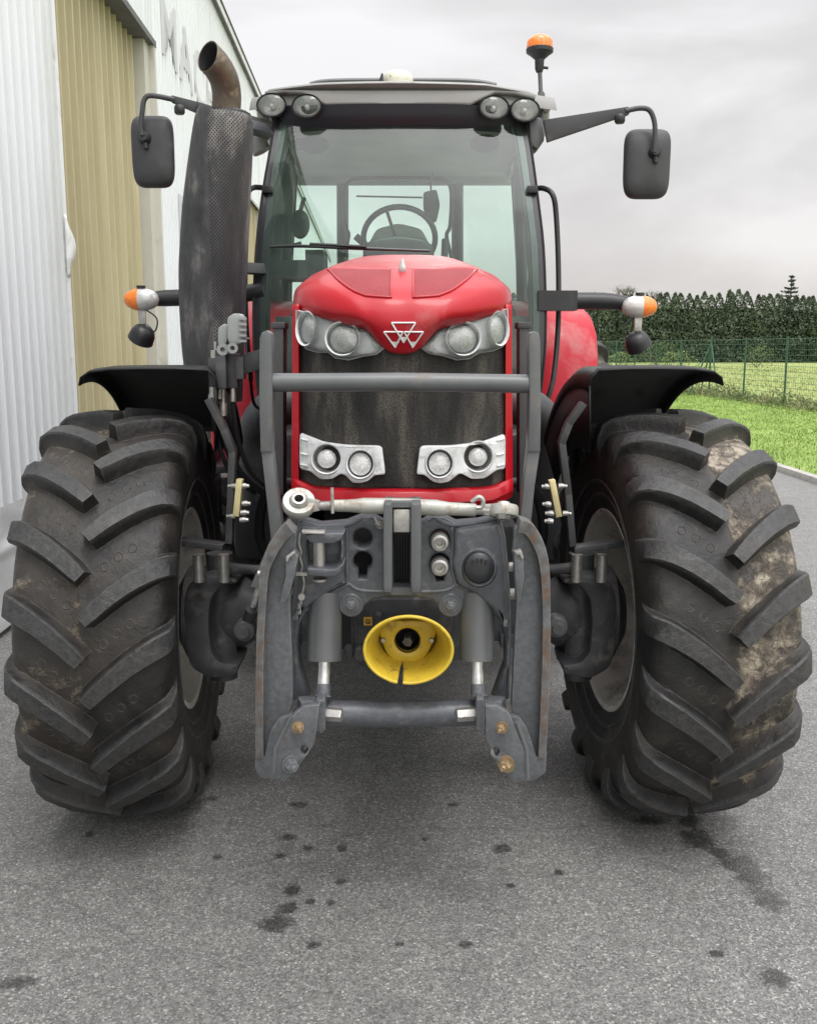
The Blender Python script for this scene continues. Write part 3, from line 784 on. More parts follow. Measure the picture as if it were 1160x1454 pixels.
# raised spine between the vents
def patch(u0, u1, v0, v1, off, nu=14, nv=10, uf=None):
    rows = []
    for j in range(nv+1):
        v = v0+(v1-v0)*j/nv; r = []
        a, b = (u0, u1) if uf is None else uf(j/nv)
        for i in range(nu+1):
            u = a+(b-a)*i/nu; p = SURF(u, v); n = (SURF(u+.004, v)-p).cross(SURF(u, v+.02)-p).normalized()
            if n.z < 0: n = -n
            r.append(p+n*off)
        rows.append(r)
    return rows
for s in (-1, 1):
    m = MB(); m.grid(patch(0, 0, 3.05, 5.0, .0025, uf=lambda t: (s*.085*1.0, s*(.30+.36*t**.6)) if t > .04 else (s*.085, s*.30)))
    m.build('vent_screen', REDMESH, bon)
    # thin raised lip round the vent
    l = MB(); uf = lambda t: (s*.085, s*(.30+.36*t**.6))
    path = [SURF(uf(0)[0], 3.05+1.95*0)] ; path = []
    for i in range(11): path.append(SURF(s*.085, 5.0-1.95*i/10)+Vector((0, -.003, .003)))
    for i in range(1, 8): path.append(SURF(s*(.085+.215*i/7), 3.05)+Vector((0, -.003, .003)))
    for i in range(1, 12): path.append(SURF(uf(i/11)[1], 3.05+1.95*i/11)+Vector((0, -.003, .003)))
    l.tube(path, .0035, 8); l.build('vent_lip', RED, bon)
m = MB(); c = SURF(0, 5.0); m.lathe([(.012, -.004), (.012, .01), (.008, .022), (.003, .036), (0, .037)], c+Vector((0, -.01, 0)), (0, -.35, 1), 16, sx=1, sy=1.3); m.build('bonnet_knob', CHROME, bon)
# emblem: three outlined triangles
def emblem():
    m = MB(); sgn = lambda pts: [WB(x, y, 2.9, 1.0) for x, y in pts]
    def tri(pts, r=.0026):
        P = []
        for x, y in pts:
            # settle on the bonnet skin
            best = None
            for v in [k*.05 for k in range(61)]:
                pass
            P.append(W(x, y, 2.902))
        for i in range(3):
            m.tube([proj(P[i].lerp(P[(i+1) % 3], t/6)) for t in range(7)], r, 6)
    cache = []
    for a in range(-30, 31):
        for b in range(0, 81): cache.append(SURF(a/30*.5, b*.04))
    def proj(p):
        best = min(cache, key=lambda q: (q.x-p.x)**2+(q.z-p.z)**2)
        return Vector((p.x, best.y-.005, p.z))
    tri([(556, 458), (590, 458), (573, 486)]); tri([(544, 471), (573, 471), (561, 493)] if False else [(545, 471), (572, 471), (561, 493)])
    tri([(574, 471), (601, 471), (586, 493)])
    for (a, b, c) in (((555, 485), (567, 485), (561, 493)), ((580, 485), (592, 485), (586, 493)), ((569, 478), (577, 478), (573, 485))):
        P = [proj(W(x, y, 2.902)) for x, y in (a, b, c)]
        m.add(P+[q+Vector((0, .006, 0)) for q in P], [(0, 1, 2), (0, 3, 4, 1), (1, 4, 5, 2), (2, 5, 3, 0)])
    m.build('emblem', WHITE, bon, weld=False)
emblem()

# ---- grille, frame
m = MB(); m.plate(densify(XB([(424, 470), (718, 470), (719, 600), (718, 688), (640, 694), (571, 695), (500, 694), (424, 686)]), .015), YK+.015, .03, .004); bend(m)
# subdivide the flat front across x by building it as a curved sheet instead
rows = []
for j in range(41):
    z = .0; r = []
    for i in range(41):
        px = 424+294*i/40; py = 470+ (225)*j/40
        p = WB(px, py, YK+.012); r.append(p)
    rows.append(r)
m = MB(); m.grid(rows); gr = m.build('grille', GRILLE, root, solid=.006)
for s in (-1, 1):
    m = MB(); rws = []
    for j in range(31):
        py = 432+270*j/30
        a = WB(571+s*156-(3 if s < 0 else 1)+0, py, YK+.02); 
        x_o = 571+s*(155+.8*j/30*2)+(-1 if s < 0 else 1); x_i = 571+s*145
        rws.append([WB(x_o, py, YK)+Vector((s*.0, .16, 0)), WB(x_o, py, YK)+Vector((0, .02, 0)), WB(x_o-s*1.5, py, YK)+Vector((0, -.012, 0)), WB(x_i+s*2, py, YK)+Vector((0, -.012, 0)), WB(x_i, py, YK)+Vector((0, .008, 0))])
    m.grid(rws); m.build('grille_frame', RED, root, ang=45, solid=.003)
# lower red lip
def lip():
    m = MB(); n = 40; rws = []
    top = lambda u: 690+6*(1-u*u) - 8*max(0, abs(u)-.82)/.18*1.5
    for k in range(n+1):
        u = -1+2*k/n; px = 572+u*155
        t = top(u)
        c = [(px, t-2, .015), (px, t, -.012), (px, t+4, -.022), (px, t+16, -.026), (px, t+21, -.012), (px, t+32+(-6*(u*u)), -.006), (px, t+34+(-6*u*u), .05)]
        rws.append([WB(x, y, YK)+Vector((0, d, 0)) for x, y, d in c])
    m.grid(rws); return m.build('bumper_lip', RED, root, ang=40, solid=.003)
lip()

# ---- head lamps
def lamp(px, py, rx, ry, parent, Yo, lensr=.72, ring=True, tilt=0, conv=None, deep=.02):
    if conv: px, py = conv(px, py)
    c = WB(px, py, Yo); kx = (c.y)/F*1.0
    s = -1 if px < 571 else 1
    ax = Vector((tilt*s, -1, .12)).normalized()
    a, b = rx*kx, ry*kx
    m = MB()
    m.lathe([(1.0, .004), (1.04, .010), (.99, .016), (.92, .013), (.90, -deep*.6), (.82, -deep)], c, ax, 40, sx=a, sy=b)
    o = m.build('lamp_bezel', HOUSE if ring else DGREY, parent, ang=50, solid=0)
    m = MB(); m.lathe([(.88, -deep*.3), (.80, -deep*.9), (.62, -deep*1.3), (.4, -deep*1.5), (0, -deep*1.6)], c, ax, 36, sx=a, sy=b)
    m.build('reflector', FACET, parent, recalc=False)
    m = MB(); m.lathe([(.22, -deep*1.5), (.22, -deep*.9), (.12, -deep*.6), (0, -deep*.5)], c, ax, 16, sx=a, sy=a); m.build('bulb', BOWL, parent)
    m = MB(); rr = lensr; m.lathe([(rr, -deep*.5), (rr*.97, -.004), (rr*.75, .001), (rr*.4, .004), (0, .005)], c, ax, 36, sx=a, sy=b)
    m.build('lens', LENSF, parent)
def cv4(x, y): return (380+x/2.9, 340+y/2.9)
ul = {-1: [(419, 439), (445, 446), (475, 456), (505, 463), (524, 472), (534, 484), (546, 494), (534, 503), (514, 506), (495, 511), (476, 508), (466, 500), (450, 500), (434, 495), (424, 480), (419, 460)],
      1: [(722, 437), (700, 445), (668, 456), (637, 463), (620, 472), (610, 484), (598, 494), (610, 502), (630, 505), (648, 511), (667, 509), (680, 501), (700, 498), (714, 492), (721, 478), (723, 460)]}
for s in (-1, 1):
    # housing follows the nose curve: fan sheet + body
    poly = densify(XB(ul[s], YK-.012), .01)
    m = MB()
    cx = sum(p[0] for p in poly)/len(poly); cz = sum(p[1] for p in poly)/len(poly)
    rings = []
    for k, dy in ((1.0, .03), (1.0, .004), (.965, -.002), (.9, .008), (.8, .014), (.6, .016), (.3, .016), (.02, .016)):
        rings.append([Vector((cx+(x-cx)*k, YK-.012+dy, cz+(z-cz)*k)) for x, z in poly+poly[:1]])
    m.grid(rings); bend(m)
    h = m.build('headlight', HOUSE, root, ang=40, solid=.003)
    lamp(571+s*83-(.5 if s < 0 else -3), 481, 25, 24, h, YK-.022, .80, tilt=.15)
    lamp(571+s*131-(3 if s < 0 else -4), 467, 16, 24, h, YK-.018, .78, tilt=.5)
    m = MB(); rings = []
    for k, dy in ((.985, .0), (.9, -.014), (.7, -.022), (.4, -.026), (.02, -.028)):
        rings.append([Vector((cx+(x-cx)*k, YK-.018+dy, cz+(z-cz)*k)) for x, z in poly+poly[:1]])
    m.grid(rings); bend(m); m.build('lamp_cover', CLEAR, h)
ll = {-1: [(130, 795), (180, 815), (230, 835), (330, 848), (470, 850), (478, 910), (485, 968), (440, 972), (415, 995), (385, 1004), (350, 1003), (320, 972), (300, 966), (265, 988), (215, 988), (175, 955), (130, 945)],
      1: [(980, 800), (930, 818), (880, 835), (750, 850), (628, 850), (620, 910), (613, 968), (645, 970), (680, 998), (710, 1005), (745, 1000), (785, 968), (800, 966), (840, 988), (895, 985), (945, 950), (980, 945)]}
for s in (-1, 1):
    poly = densify(rnd_poly(XB(ll[s], YK-.02, cv4), .2, 2), .012)
    cxy = [(243, 903), (382, 925)] if s < 0 else [(866, 895), (708, 922)]
    holes = []
    m = MB(); m.plate(poly, YK-.02, .03, .005, [circ(*XB([c], YK-.02, cv4)[0], r_/2.9*2.97/F) for c, r_ in zip(cxy, (62, 60))]); bend(m)
    h = m.build('work_lamp_panel', HOUSE, root, ang=40)
    lamp(*cxy[0], 22, 22, h, YK-.018, .62, conv=cv4, deep=.03); lamp(*cxy[1], 20, 21, h, YK-.018, .80, conv=cv4, deep=.03)
    # ridges beside the outer lamp
    m = MB()
    for q in ((820, 862), (880, 892), (925, 928)):
        x0 = (135, 165) if s < 0 else (975, 945)
        m.tube([WB(*cv4(x0[0], q[0]), YK-.022), WB(*cv4(x0[1], q[0]+8), YK-.022)], .003, 6)
    m.build('panel_rib', HOUSE, h)

# ------------------------------------------------------------------ guard pipe and its side plates
YG = 2.76
m = MB(); m.tube([W(384, 543, YG), W(430, 543, YG), W(571, 542, YG), W(700, 544, YG), W(753, 545, YG)], .0265, 28); m.build('guard_pipe', GREYP, root)
for s in (-1, 1):
    m = MB()
    if s < 0: up = [(371, 480), (374, 472), (381, 469), (387, 473), (388, 482), (389, 560), (388, 640), (372, 640), (370, 560)]
    else: up = [(749, 482), (751, 473), (756, 470), (763, 473), (765, 481), (766, 560), (766, 600), (765, 640), (748, 640), (750, 560)]
    m.plate(XZ(up, YG), YG-.03, .06, .004)
    lo = [(372, 638), (388, 636), (394, 690), (402, 745), (398, 765), (386, 765), (379, 700)] if s < 0 else [(748, 636), (766, 636), (758, 690), (752, 750), (738, 765), (736, 745), (742, 690)]
    m.plate(XZ(lo, YG), YG-.02, .05, .004)
    lo2 = [(386, 762), (400, 760), (392, 790), (370, 836), (356, 832)] if s < 0 else [(738, 762), (752, 758), (762, 790), (775, 832), (765, 838)]
    m.plate(XZ(lo2, YG), YG-.01, .05, .004)
    m.build('guard_plate', GREYP, root)
    if s < 0:
        b = MB(); b.tube([W(360, 668, YG+.2), W(360, 720, YG+.2)], .004, 6)

# ------------------------------------------------------------------ front linkage
YF = 2.56
def z5(x, y): return (330+x/2.4167, 680+y/2.4167)
frame = [(222, 150), (232, 138), (300, 158), (390, 150), (440, 130), (480, 128), (520, 150), (650, 150), (690, 128), (725, 130), (770, 152), (850, 145), (905, 130), (925, 140), (938, 200), (948, 300), (955, 420), (958, 560), (950, 760), (893, 762),
         (915, 700), (937, 640), (938, 560), (925, 505), (895, 460), (855, 438), (815, 440), (785, 460), (762, 470), (738, 470), (722, 455), (705, 432), (680, 415), (640, 408), (520, 408), (478, 418), (452, 440), (435, 462), (412, 472), (388, 466), (360, 448), (325, 436), (290, 440), (255, 462), (232, 500), (224, 560), (228, 640), (252, 715), (262, 760), (205, 762), (200, 560), (206, 420), (215, 280)]
def hol(x, y, r): 
    c = XZ([(x, y)], YF, z5)[0]; return circ(*c, r*YF*1.02/F/2.4167)
def keyh(x, y, r, w, l):
    pts = []
    for k in range(25):
        a = R(-60+300*k/24); pts.append((x+r*math.cos(a), y-r*math.sin(a)))
    pts += [(x-w, y+r+l), (x+w, y+r+l)]
    return XZ(pts, YF, z5)
m = MB()
m.plate(XZ(frame, YF, z5), YF, .07, .009, [hol(447, 203, 32), keyh(447, 283, 32, 12, 28), hol(712, 206, 33), keyh(712, 290, 33, 12, 28), XZ([(556, 190), (606, 190), (606, 372), (556, 372)], YF, z5)], res=2)
fr = m.build('linkage_frame', GREY, root)
# raised castings on both flanks and the stiffening web
m = MB()
lf = [(226, 152), (300, 170), (384, 164), (388, 250), (384, 340), (392, 362), (330, 392), (262, 440), (226, 470), (212, 500), (212, 400), (220, 280)]
m.plate(XZ(rnd_poly(lf, .15, 2), YF-.03, z5), YF-.022, .03, .010, [XZ(rnd_poly([(256, 214), (368, 214), (362, 290), (330, 306), (262, 300)], .15, 2), YF-.03, z5)], res=2)
m.build('left_casting', GREY, fr).name = 'side_casting'
rf = [(762, 172), (860, 158), (915, 148), (932, 200), (940, 300), (946, 400), (950, 520), (930, 500), (890, 445), (830, 395), (780, 372), (768, 350), (755, 300), (762, 240)]
m = MB(); m.plate(XZ(rnd_poly(rf, .2, 2), YF-.03, z5), YF-.026, .035, .014, [], res=3)
c = XZ([(845, 300)], YF, z5)[0]
m.lathe([(.052, 0), (.047, .012), (.041, .020), (.036, .018)], (c[0], YF-.022, c[1]), (0, -1, 0), 36, sx=1, sy=1.1)
m.build('side_casting', GREY, fr)
# ridge line along the pockets
m = MB()
for pl in ([(392, 168), (394, 340), (404, 362), (440, 382), (525, 386)], [(650, 386), (730, 382), (765, 358), (752, 300), (758, 200), (750, 165)], [(300, 420), (340, 392), (398, 362)], [(768, 362), (830, 392), (880, 430), (915, 470)], [(232, 144), (300, 166), (392, 158), (440, 138)], [(700, 138), (770, 160), (905, 138)]):
    m.tube([W(*z5(x, y), YF-.001) for x, y in pl], .0055, 8, smooth=3)
m.build('casting_ridge', GREY, fr)
# dark pocket behind holes
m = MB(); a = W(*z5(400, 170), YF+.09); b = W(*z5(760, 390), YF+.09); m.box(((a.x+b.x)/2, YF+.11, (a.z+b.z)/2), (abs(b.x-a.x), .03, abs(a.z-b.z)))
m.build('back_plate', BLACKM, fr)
m = MB(); a = W(*z5(556, 200), YF+.05)
for i in range(7):
    x = a.x+.004+i*.0075; m.box((x, YF+.055, (a.z+W(*z5(556, 372), YF).z)/2), (.003, .004, .19))
m.build('rubber_flap', DGREY, fr)
# central uprights
m = MB()
for (x0, x1) in ((518, 549), (612, 648)):
    m.plate(XZ(rnd_poly([(x0, 88), (x0+5, 82), (x1-2, 82), (x1, 90), (x1, 388), (x0, 388)], .08, 1), YF-.09, z5), YF-.10, .12, .005)
a, b = W(*z5(549, 372), YF-.03), W(*z5(612, 390), YF-.03); m.box(((a.x+b.x)/2, YF-.02, (a.z+b.z)/2), (b.x-a.x+.01, .05, .02))
a, b = W(*z5(520, 86), YF-.09), W(*z5(646, 96), YF-.09); m.box(((a.x+b.x)/2, YF-.04, (a.z+b.z)/2), (b.x-a.x-.004, .09, .012))
m.build('top_link_bracket', GREYP, fr, bevel=0)
m = MB(); a, b = W(*z5(552, 104), YF-.08), W(*z5(610, 184), YF-.08); m.box(((a.x+b.x)/2, YF-.05, (a.z+b.z)/2), (b.x-a.x, .06, abs(b.z-a.z))); m.build('bracket_spacer', SILVER, fr, bevel=.004)
# top link
YT = YF-.03
m = MB()
P = [(345, 92), (395, 92), (420, 92), (450, 92), (600, 95), (700, 99), (740, 102), (835, 107)]
m.tube([W(*z5(x, y), YT) for x, y in P], [.016, .0165, .018, .0215, .0225, .0215, .018, .017], 24)
tl = m.build('top_link', TLINK, root)
m = MB(); m.tube([W(*z5(290, 92), YT), W(*z5(345, 92), YT)], .0115, 16); m.tube([W(*z5(835, 107), YT), W(*z5(890, 108), YT)], .013, 16)
for i in range(9): 
    p = W(*z5(296+i*5, 92), YT); m.lathe([(.0115, -.0015), (.0135, 0), (.0115, .0015)], p, (1, 0, 0), 16)
m.build('threaded_rod', SILVER, tl)
def eye(px, py, axis, r, w):
    c = W(*z5(px, py), YT); m = MB()
    m.lathe([(r*.62, -w*.8), (r*.98, -w*.9), (r*1.05, -w*.5), (r*1.05, w*.5), (r*.98, w*.9), (r*.62, w*.8), (r*.6, 0), (r*.62, -w*.8)], c, axis, 32)
    e = m.build('link_eye', TLINK, tl, ang=50); m = MB()
    m.lathe([(r*.30, -w*1.5), (r*.42, -w*1.5), (r*.58, -w*.9), (r*.63, 0), (r*.58, w*.9), (r*.42, w*1.5), (r*.30, w*1.5), (r*.30, -w*1.5)], c, axis, 28); m.build('ball_joint', SILVER, e)
    m = MB(); m.lathe([(r*.295, -w*1.3), (r*.295, w*1.2)], c, axis, 20); m.lathe([(0, -w*.4), (r*.29, -w*.4)], c, axis, 20); m.build('bore', RUST, e)
    return c
eye(228, 84, (0.1, -.72, .69), .042, .016)
eye(930, 110, (-.05, -.35, -.93), .038, .016)
m = MB(); m.plate(XZ([(255, 62), (300, 75), (300, 108), (262, 116)], YT, z5), YT-.012, .024, .005); m.plate(XZ([(860, 88), (900, 86), (915, 128), (860, 122)], YT, z5), YT-.012, .024, .005); m.build('eye_neck', TLINK, tl)
m = MB(); m.cyl(W(*z5(342, 30), YT-.02), W(*z5(344, 118), YT-.02), .0045, n=8); m.tube([W(*z5(x, y), YT-.03) for x, y in ((820, 80), (845, 62), (860, 74), (856, 96), (835, 98))], .006, 8, smooth=4); m.build('lock_handle', SILVER, tl)
# couplers
m = MB()
for y in (216, 300):
    c = W(*z5(711, y), YF-.01); m.lathe([(.0, .0), (.008, .0), (.009, .012), (.013, .012), (.016, .022), (.022, .020), (.025, .008), (.025, -.03), (.02, -.05)], c, (0, -1, 0), 28)
m.build('hydraulic_coupler', SILVER, fr)
m = MB(); c = W(*z5(845, 300), YF-.04)
m.lathe([(.040, -.02), (.042, .012), (.038, .022), (.03, .028), (.018, .03), (0, .031)], c, (0, -1, .1), 32, sy=1.02)
for k in range(4): m.box(c+Vector((-.018+.012*k, -.033, .018+(.004 if k in (1, 2) else 0))), (.005, .008, .012))
m.build('socket_cap', BLACK, fr, ang=30)
m = MB()
for x in (408, 748): m.hexbolt(W(*z5(x, 432), YF-.002), .0145, .016)
m.build('hex_bolt', GREYL, fr)
m = MB()
for x in (408, 748): m.lathe([(0, 0), (.034, 0), (.034, .003), (.030, .007), (0, .007)], W(*z5(x, 432), YF+.004), (0, -1, 0), 28)
m.build('bolt_boss', GREY, fr)
# clevis with pin, hanging chains
m = MB()
m.plate(XZ(rnd_poly([(250, 188), (385, 182), (372, 208), (345, 220), (268, 218)], .15, 1), YF-.09, z5), YF-.10, .09, .005)
m.plate(XZ(rnd_poly([(256, 302), (350, 308), (384, 285), (376, 315), (352, 334), (262, 330)], .15, 1), YF-.09, z5), YF-.10, .09, .005)
m.build('clevis', GREY, fr)
m = MB(); m.cyl(W(*z5(298, 205), YF-.06), W(*z5(298, 320), YF-.06), .0155); m.lathe([(0, 0), (.02, 0), (.02, .006), (0, .006)], W(*z5(300, 342), YF-.06), (0, 0, -1), 16)
m.plate(XZ([(240, 174), (318, 176), (320, 186), (242, 184)], YF-.09, z5), YF-.11, .03, .003); m.build('clevis_pin', SILVER, fr)
m = MB()
for pl in ([(233, 185), (228, 220), (236, 250), (232, 270), (240, 300), (233, 325)], [(240, 325), (246, 360), (238, 400)], [(230, 400), (236, 430)], [(488, 130), (496, 150), (505, 160)]):
    P = [W(*z5(x, y), YF-.045) for x, y in pl]; m.tube(P, .0028, 6, smooth=3)
m.box(W(*z5(238, 326), YF-.05), (.03, .012, .008)); m.lathe([(0, 0), (.009, 0), (.009, .014), (0, .014)], W(*z5(239, 402), YF-.05), (0, -1, 0), 12); m.lathe([(0, 0), (.011, 0), (.011, .02), (0, .02)], W(*z5(500, 155), YF-.02), (.4, -1, 0), 12)
for k in range(8):
    p = W(*z5(233+random.uniform(-4, 4), 405+k*8), YF-.046); m.lathe([(.003, -.0015), (.0045, 0), (.003, .0015)], p, (random.random(), 1, 0), 8)
m.build('retaining_chain', SILVER, fr)
# lift rams
for s in (-1, 1):
    x = 318 if s < 0 else 839
    top, bot = W(*z5(x, 435), YF+.02), W(*z5(x-(2 if s < 0 else 0), 622), YF-.01)
    m = MB(); m.tube([top+(top-bot)*.25, top, bot.lerp(top, .04), bot], [.0465, .0465, .0475, .0475], 36); ram = m.build('lift_ram', GREYP, root)
    m = MB(); b2 = W(*z5(x-(6 if s < 0 else -3), 715), YF-.03); m.cyl(bot+(top-bot)*.1, b2, .0165, n=24); m.build('ram_rod', CHROME, ram)
    m = MB(); b3 = W(*z5(x-(8 if s < 0 else -6), 748), YF-.04); m.tube([b2-(b2-bot).normalized()*.01, b2, b3.lerp(b2, .2), b3], [.019, .0205, .0205, .025], 24); m.build('ram_end', GREYL, ram)
    m = MB(); e = W(*z5(304 if s < 0 else 848, 805), YF-.05)
    m.plate(rnd_poly(XZ([(290, 745), (322, 745), (322, 850), (306, 862), (290, 850)] if s < 0 else [(834, 742), (863, 742), (863, 850), (848, 860), (834, 850)], YF-.07, z5), .12, 2), YF-.10, .07, .005)
    m.build('ram_eye', GREYL, ram)
# cross tube
m = MB(); YX = YF-.02
m.tube([W(*z5(290, 806), YX), W(*z5(330, 806), YX), W(*z5(360, 806), YX), W(*z5(480, 807), YX), W(*z5(800, 804), YX), W(*z5(875, 802), YX)], [.036, .0385, .0365, .0365, .0365, .036], 32)
ct = m.build('cross_tube', GREY, root)
m = MB()
for x, sx in ((340, 1), (805, -1)): m.lathe([(0, .03), (.018, .03), (.0195, .024), (.0195, -.03)], W(*z5(x, 808), YX-.042), (sx, -.2, 0), 6)
m.build('hex_nut', SILVER, ct)
# lower arms (mirrored pairs, shapes measured one by one)
arms = {1: dict(plate=[(968, 172), (980, 160), (1000, 163), (1040, 205), (1066, 260), (1080, 330), (1086, 440), (1086, 560), (1080, 800), (1072, 980), (1045, 985), (1012, 935), (985, 840), (958, 798), (968, 600), (976, 430), (985, 330), (968, 275), (962, 255), (966, 220)],
                strip=[(985, 163), (1020, 175), (1055, 235), (1072, 310), (1078, 430), (1078, 600), (1066, 900), (1062, 960)], w=[(.020)]),
        -1: dict(plate=[(218, 172), (205, 162), (188, 168), (150, 215), (120, 275), (98, 350), (88, 440), (84, 560), (86, 800), (90, 980), (116, 985), (150, 935), (178, 840), (206, 775), (204, 600), (196, 430), (205, 330), (230, 270), (215, 240), (220, 205)],
                 strip=[(200, 168), (165, 200), (132, 260), (110, 320), (102, 430), (94, 600), (92, 900), (95, 960)])}
YA = 2.42
for s in (-1, 1):
    d = arms[s]; m = MB()
    pl = rnd_poly(XZ(d['plate'], YA+.03, z5), .18, 2)
    m.plate(pl, YA+.035, .035, .004)
    arm = m.build('linkage_arm', GREYL, root)
    m = MB(); st = [W(*z5(*q), YA) for q in d['strip']]
    q = []
    for i in range(len(st)-1):
        for k in range(6): q.append(cr(st[max(0, i-1)], st[i], st[i+1], st[min(len(st)-1, i+2)], k/6))
    q.append(st[-1]); rows = []
    for i, p in enumerate(q):
        t = (q[min(i+1, len(q)-1)]-q[max(i-1, 0)]).normalized(); n = Vector((t.z, 0, -t.x))
        w = .0175-.0075*min(1, i/len(q)*1.8)
        c4 = [p+n*w+Vector((0, .07, 0)), p+n*w, p-n*w, p-n*w+Vector((0, .07, 0))]; rows.append(c4+[c4[0]])
    m.grid(rows); o = len(m.v); m.add(rows[0][:4], [(0, 1, 2, 3)]); m.add(rows[-1][:4], [(3, 2, 1, 0)])
    m.build('arm_rim', RUST if s < 0 else RUST, arm, bevel=.004)
    # second inner hook plate
    hk = [(965, 250), (985, 248), (998, 275), (1000, 330), (985, 420), (975, 420), (968, 330)] if s > 0 else [(185, 265), (210, 245), (228, 262), (215, 330), (195, 400), (180, 420), (165, 420), (185, 330)]
    m = MB(); m.plate(XZ(hk, YA, z5), YA-.015, .05, .004); m.build('hook_plate', GREYL, arm)
    m = MB(); m.plate(XZ([(968, 250), (990, 242), (1000, 270), (992, 276), (984, 258), (978, 262)] if s > 0 else [(185, 266), (212, 246), (216, 254), (196, 270), (190, 285), (184, 282)], YA-.02, z5), YA-.022, .02, .001); m.build('hook_catch', SILVER, arm)
    # bosses between frame and arm
    m = MB()
    for x, y, r_ in ([(968, 395, .015), (964, 302, .013)] if s > 0 else [(190, 385, .012), (104, 325, .008)]): m.cyl(W(*z5(x-16, y), YA+.10), W(*z5(x+16, y), YA+.10), r_)
    m.build('pivot_boss', SILVER, arm)
    # end yoke: front cheek, rear cheek, bolts
    yk = ([(868, 775), (905, 772), (948, 800), (965, 838), (1002, 925), (1012, 935), (1012, 1030), (965, 1036), (930, 1000), (903, 962), (868, 880)] if s > 0 else
          [(300, 770), (250, 775), (215, 800), (175, 860), (142, 930), (142, 1010), (178, 1036), (205, 1010), (245, 960), (282, 905), (290, 860)])
    hx, hy = (903, 932) if s > 0 else (247, 925)
    m = MB(); m.plate(XZ(yk, YA-.075, z5), YA-.085, .028, .004, [circ(*XZ([(hx, hy)], YA-.075, z5)[0], .009, 16, .013)])
    yo = m.build('arm_yoke', GREYL, arm)
    m = MB(); y2 = [(940, 800), (985, 812), (1010, 850), (1042, 950), (1076, 925), (1072, 1000), (1030, 1028), (985, 1028)] if s > 0 else [(210, 800), (165, 812), (135, 850), (112, 950), (82, 925), (80, 985), (100, 1018), (165, 1020)]
    m.plate(XZ(rnd_poly(y2, .06, 1), YA+.03, z5), YA+.012, .022, .003); m.build('yoke_cheek', GREYL, arm)
    m = MB(); m.plate(XZ([(1000, 830), (1040, 880), (1062, 930), (1040, 1000), (1012, 1000), (1005, 900)] if s > 0 else [(155, 830), (118, 880), (98, 930), (118, 1000), (142, 1000), (150, 900)], YA+.05, z5), YA+.045, .03, .003); m.build('yoke_web', RUST, arm)
    e = [(975, 835), (1008, 926), (1013, 1030)] if s > 0 else [(203, 815), (148, 926), (142, 1010)]
    m = MB(); m.tube([W(*z5(*q), YA-.083) for q in e], .006, 8); m.build('worn_edge', GREYP, yo)
    m = MB(); b1, b2 = ((925, 852), (940, 978)) if s > 0 else ((224, 852), (200, 978))
    m.hexbolt(W(*z5(*b1), YA-.086), .011, .02, (-s*.35, -1, 0)); m.build('yoke_bolt', BRASS, yo)
    m = MB(); m.hexbolt(W(*z5(*b2), YA-.086), .016, .022, (-s*.4, -1, 0)); m.build('yoke_bolt', BRASS if s > 0 else GREYL, yo)
    m = MB(); m.bar(W(*z5(300 if s < 0 else 868, 785), YX-.03), W(*z5(225 if s < 0 else 935, 790), YX-.05), .06, .05); m.build('tube_lug', GREYL, arm, bevel=.012)

# ------------------------------------------------------------------ PTO housing and yellow guard
m = MB(); Yp = YF+.22
c = W(*z5(600, 520), Yp)
m.plate(XZ(rnd_poly([(415, 440), (480, 405), (720, 405), (760, 470), (740, 600), (620, 650), (480, 660), (420, 630)], .2, 3), Yp, z5), Yp-.02, .22, .012)
m.box(c+Vector((0, .2, .02)), (.34, .3, .26))
pto = m.build('power_take_off', CAST, root)
m = MB()
for (x, y, r) in ((440, 600, 22), (400, 590, 14), (500, 470, 10), (690, 520, 16)): 
    p = W(*z5(x, y), Yp-.03); m.lathe([(0, .02), (r*.0008, .02), (r*.0011, .01), (r*.0011, -.02)], p, (0, -1, 0), 20)
m.build('housing_plug', DGREY, pto)
m = MB(); p = W(*z5(465, 489), Yp-.03); m.box(p, (.025, .003, .025)); m.build('warning_sticker', M('sticker_orange', (.62, .36, .03), .5, var=.05, bmp=0), pto)
m = MB(); m.lathe([(.0045, 0), (.007, 0)], p+Vector((0, -.003, 0)), (0, -1, 0), 16); m.box(p+Vector((.003, -.003, -.004)), (.009, .0008, .003)); m.build('sticker_mark', BLACKM, pto, solid=.0005)
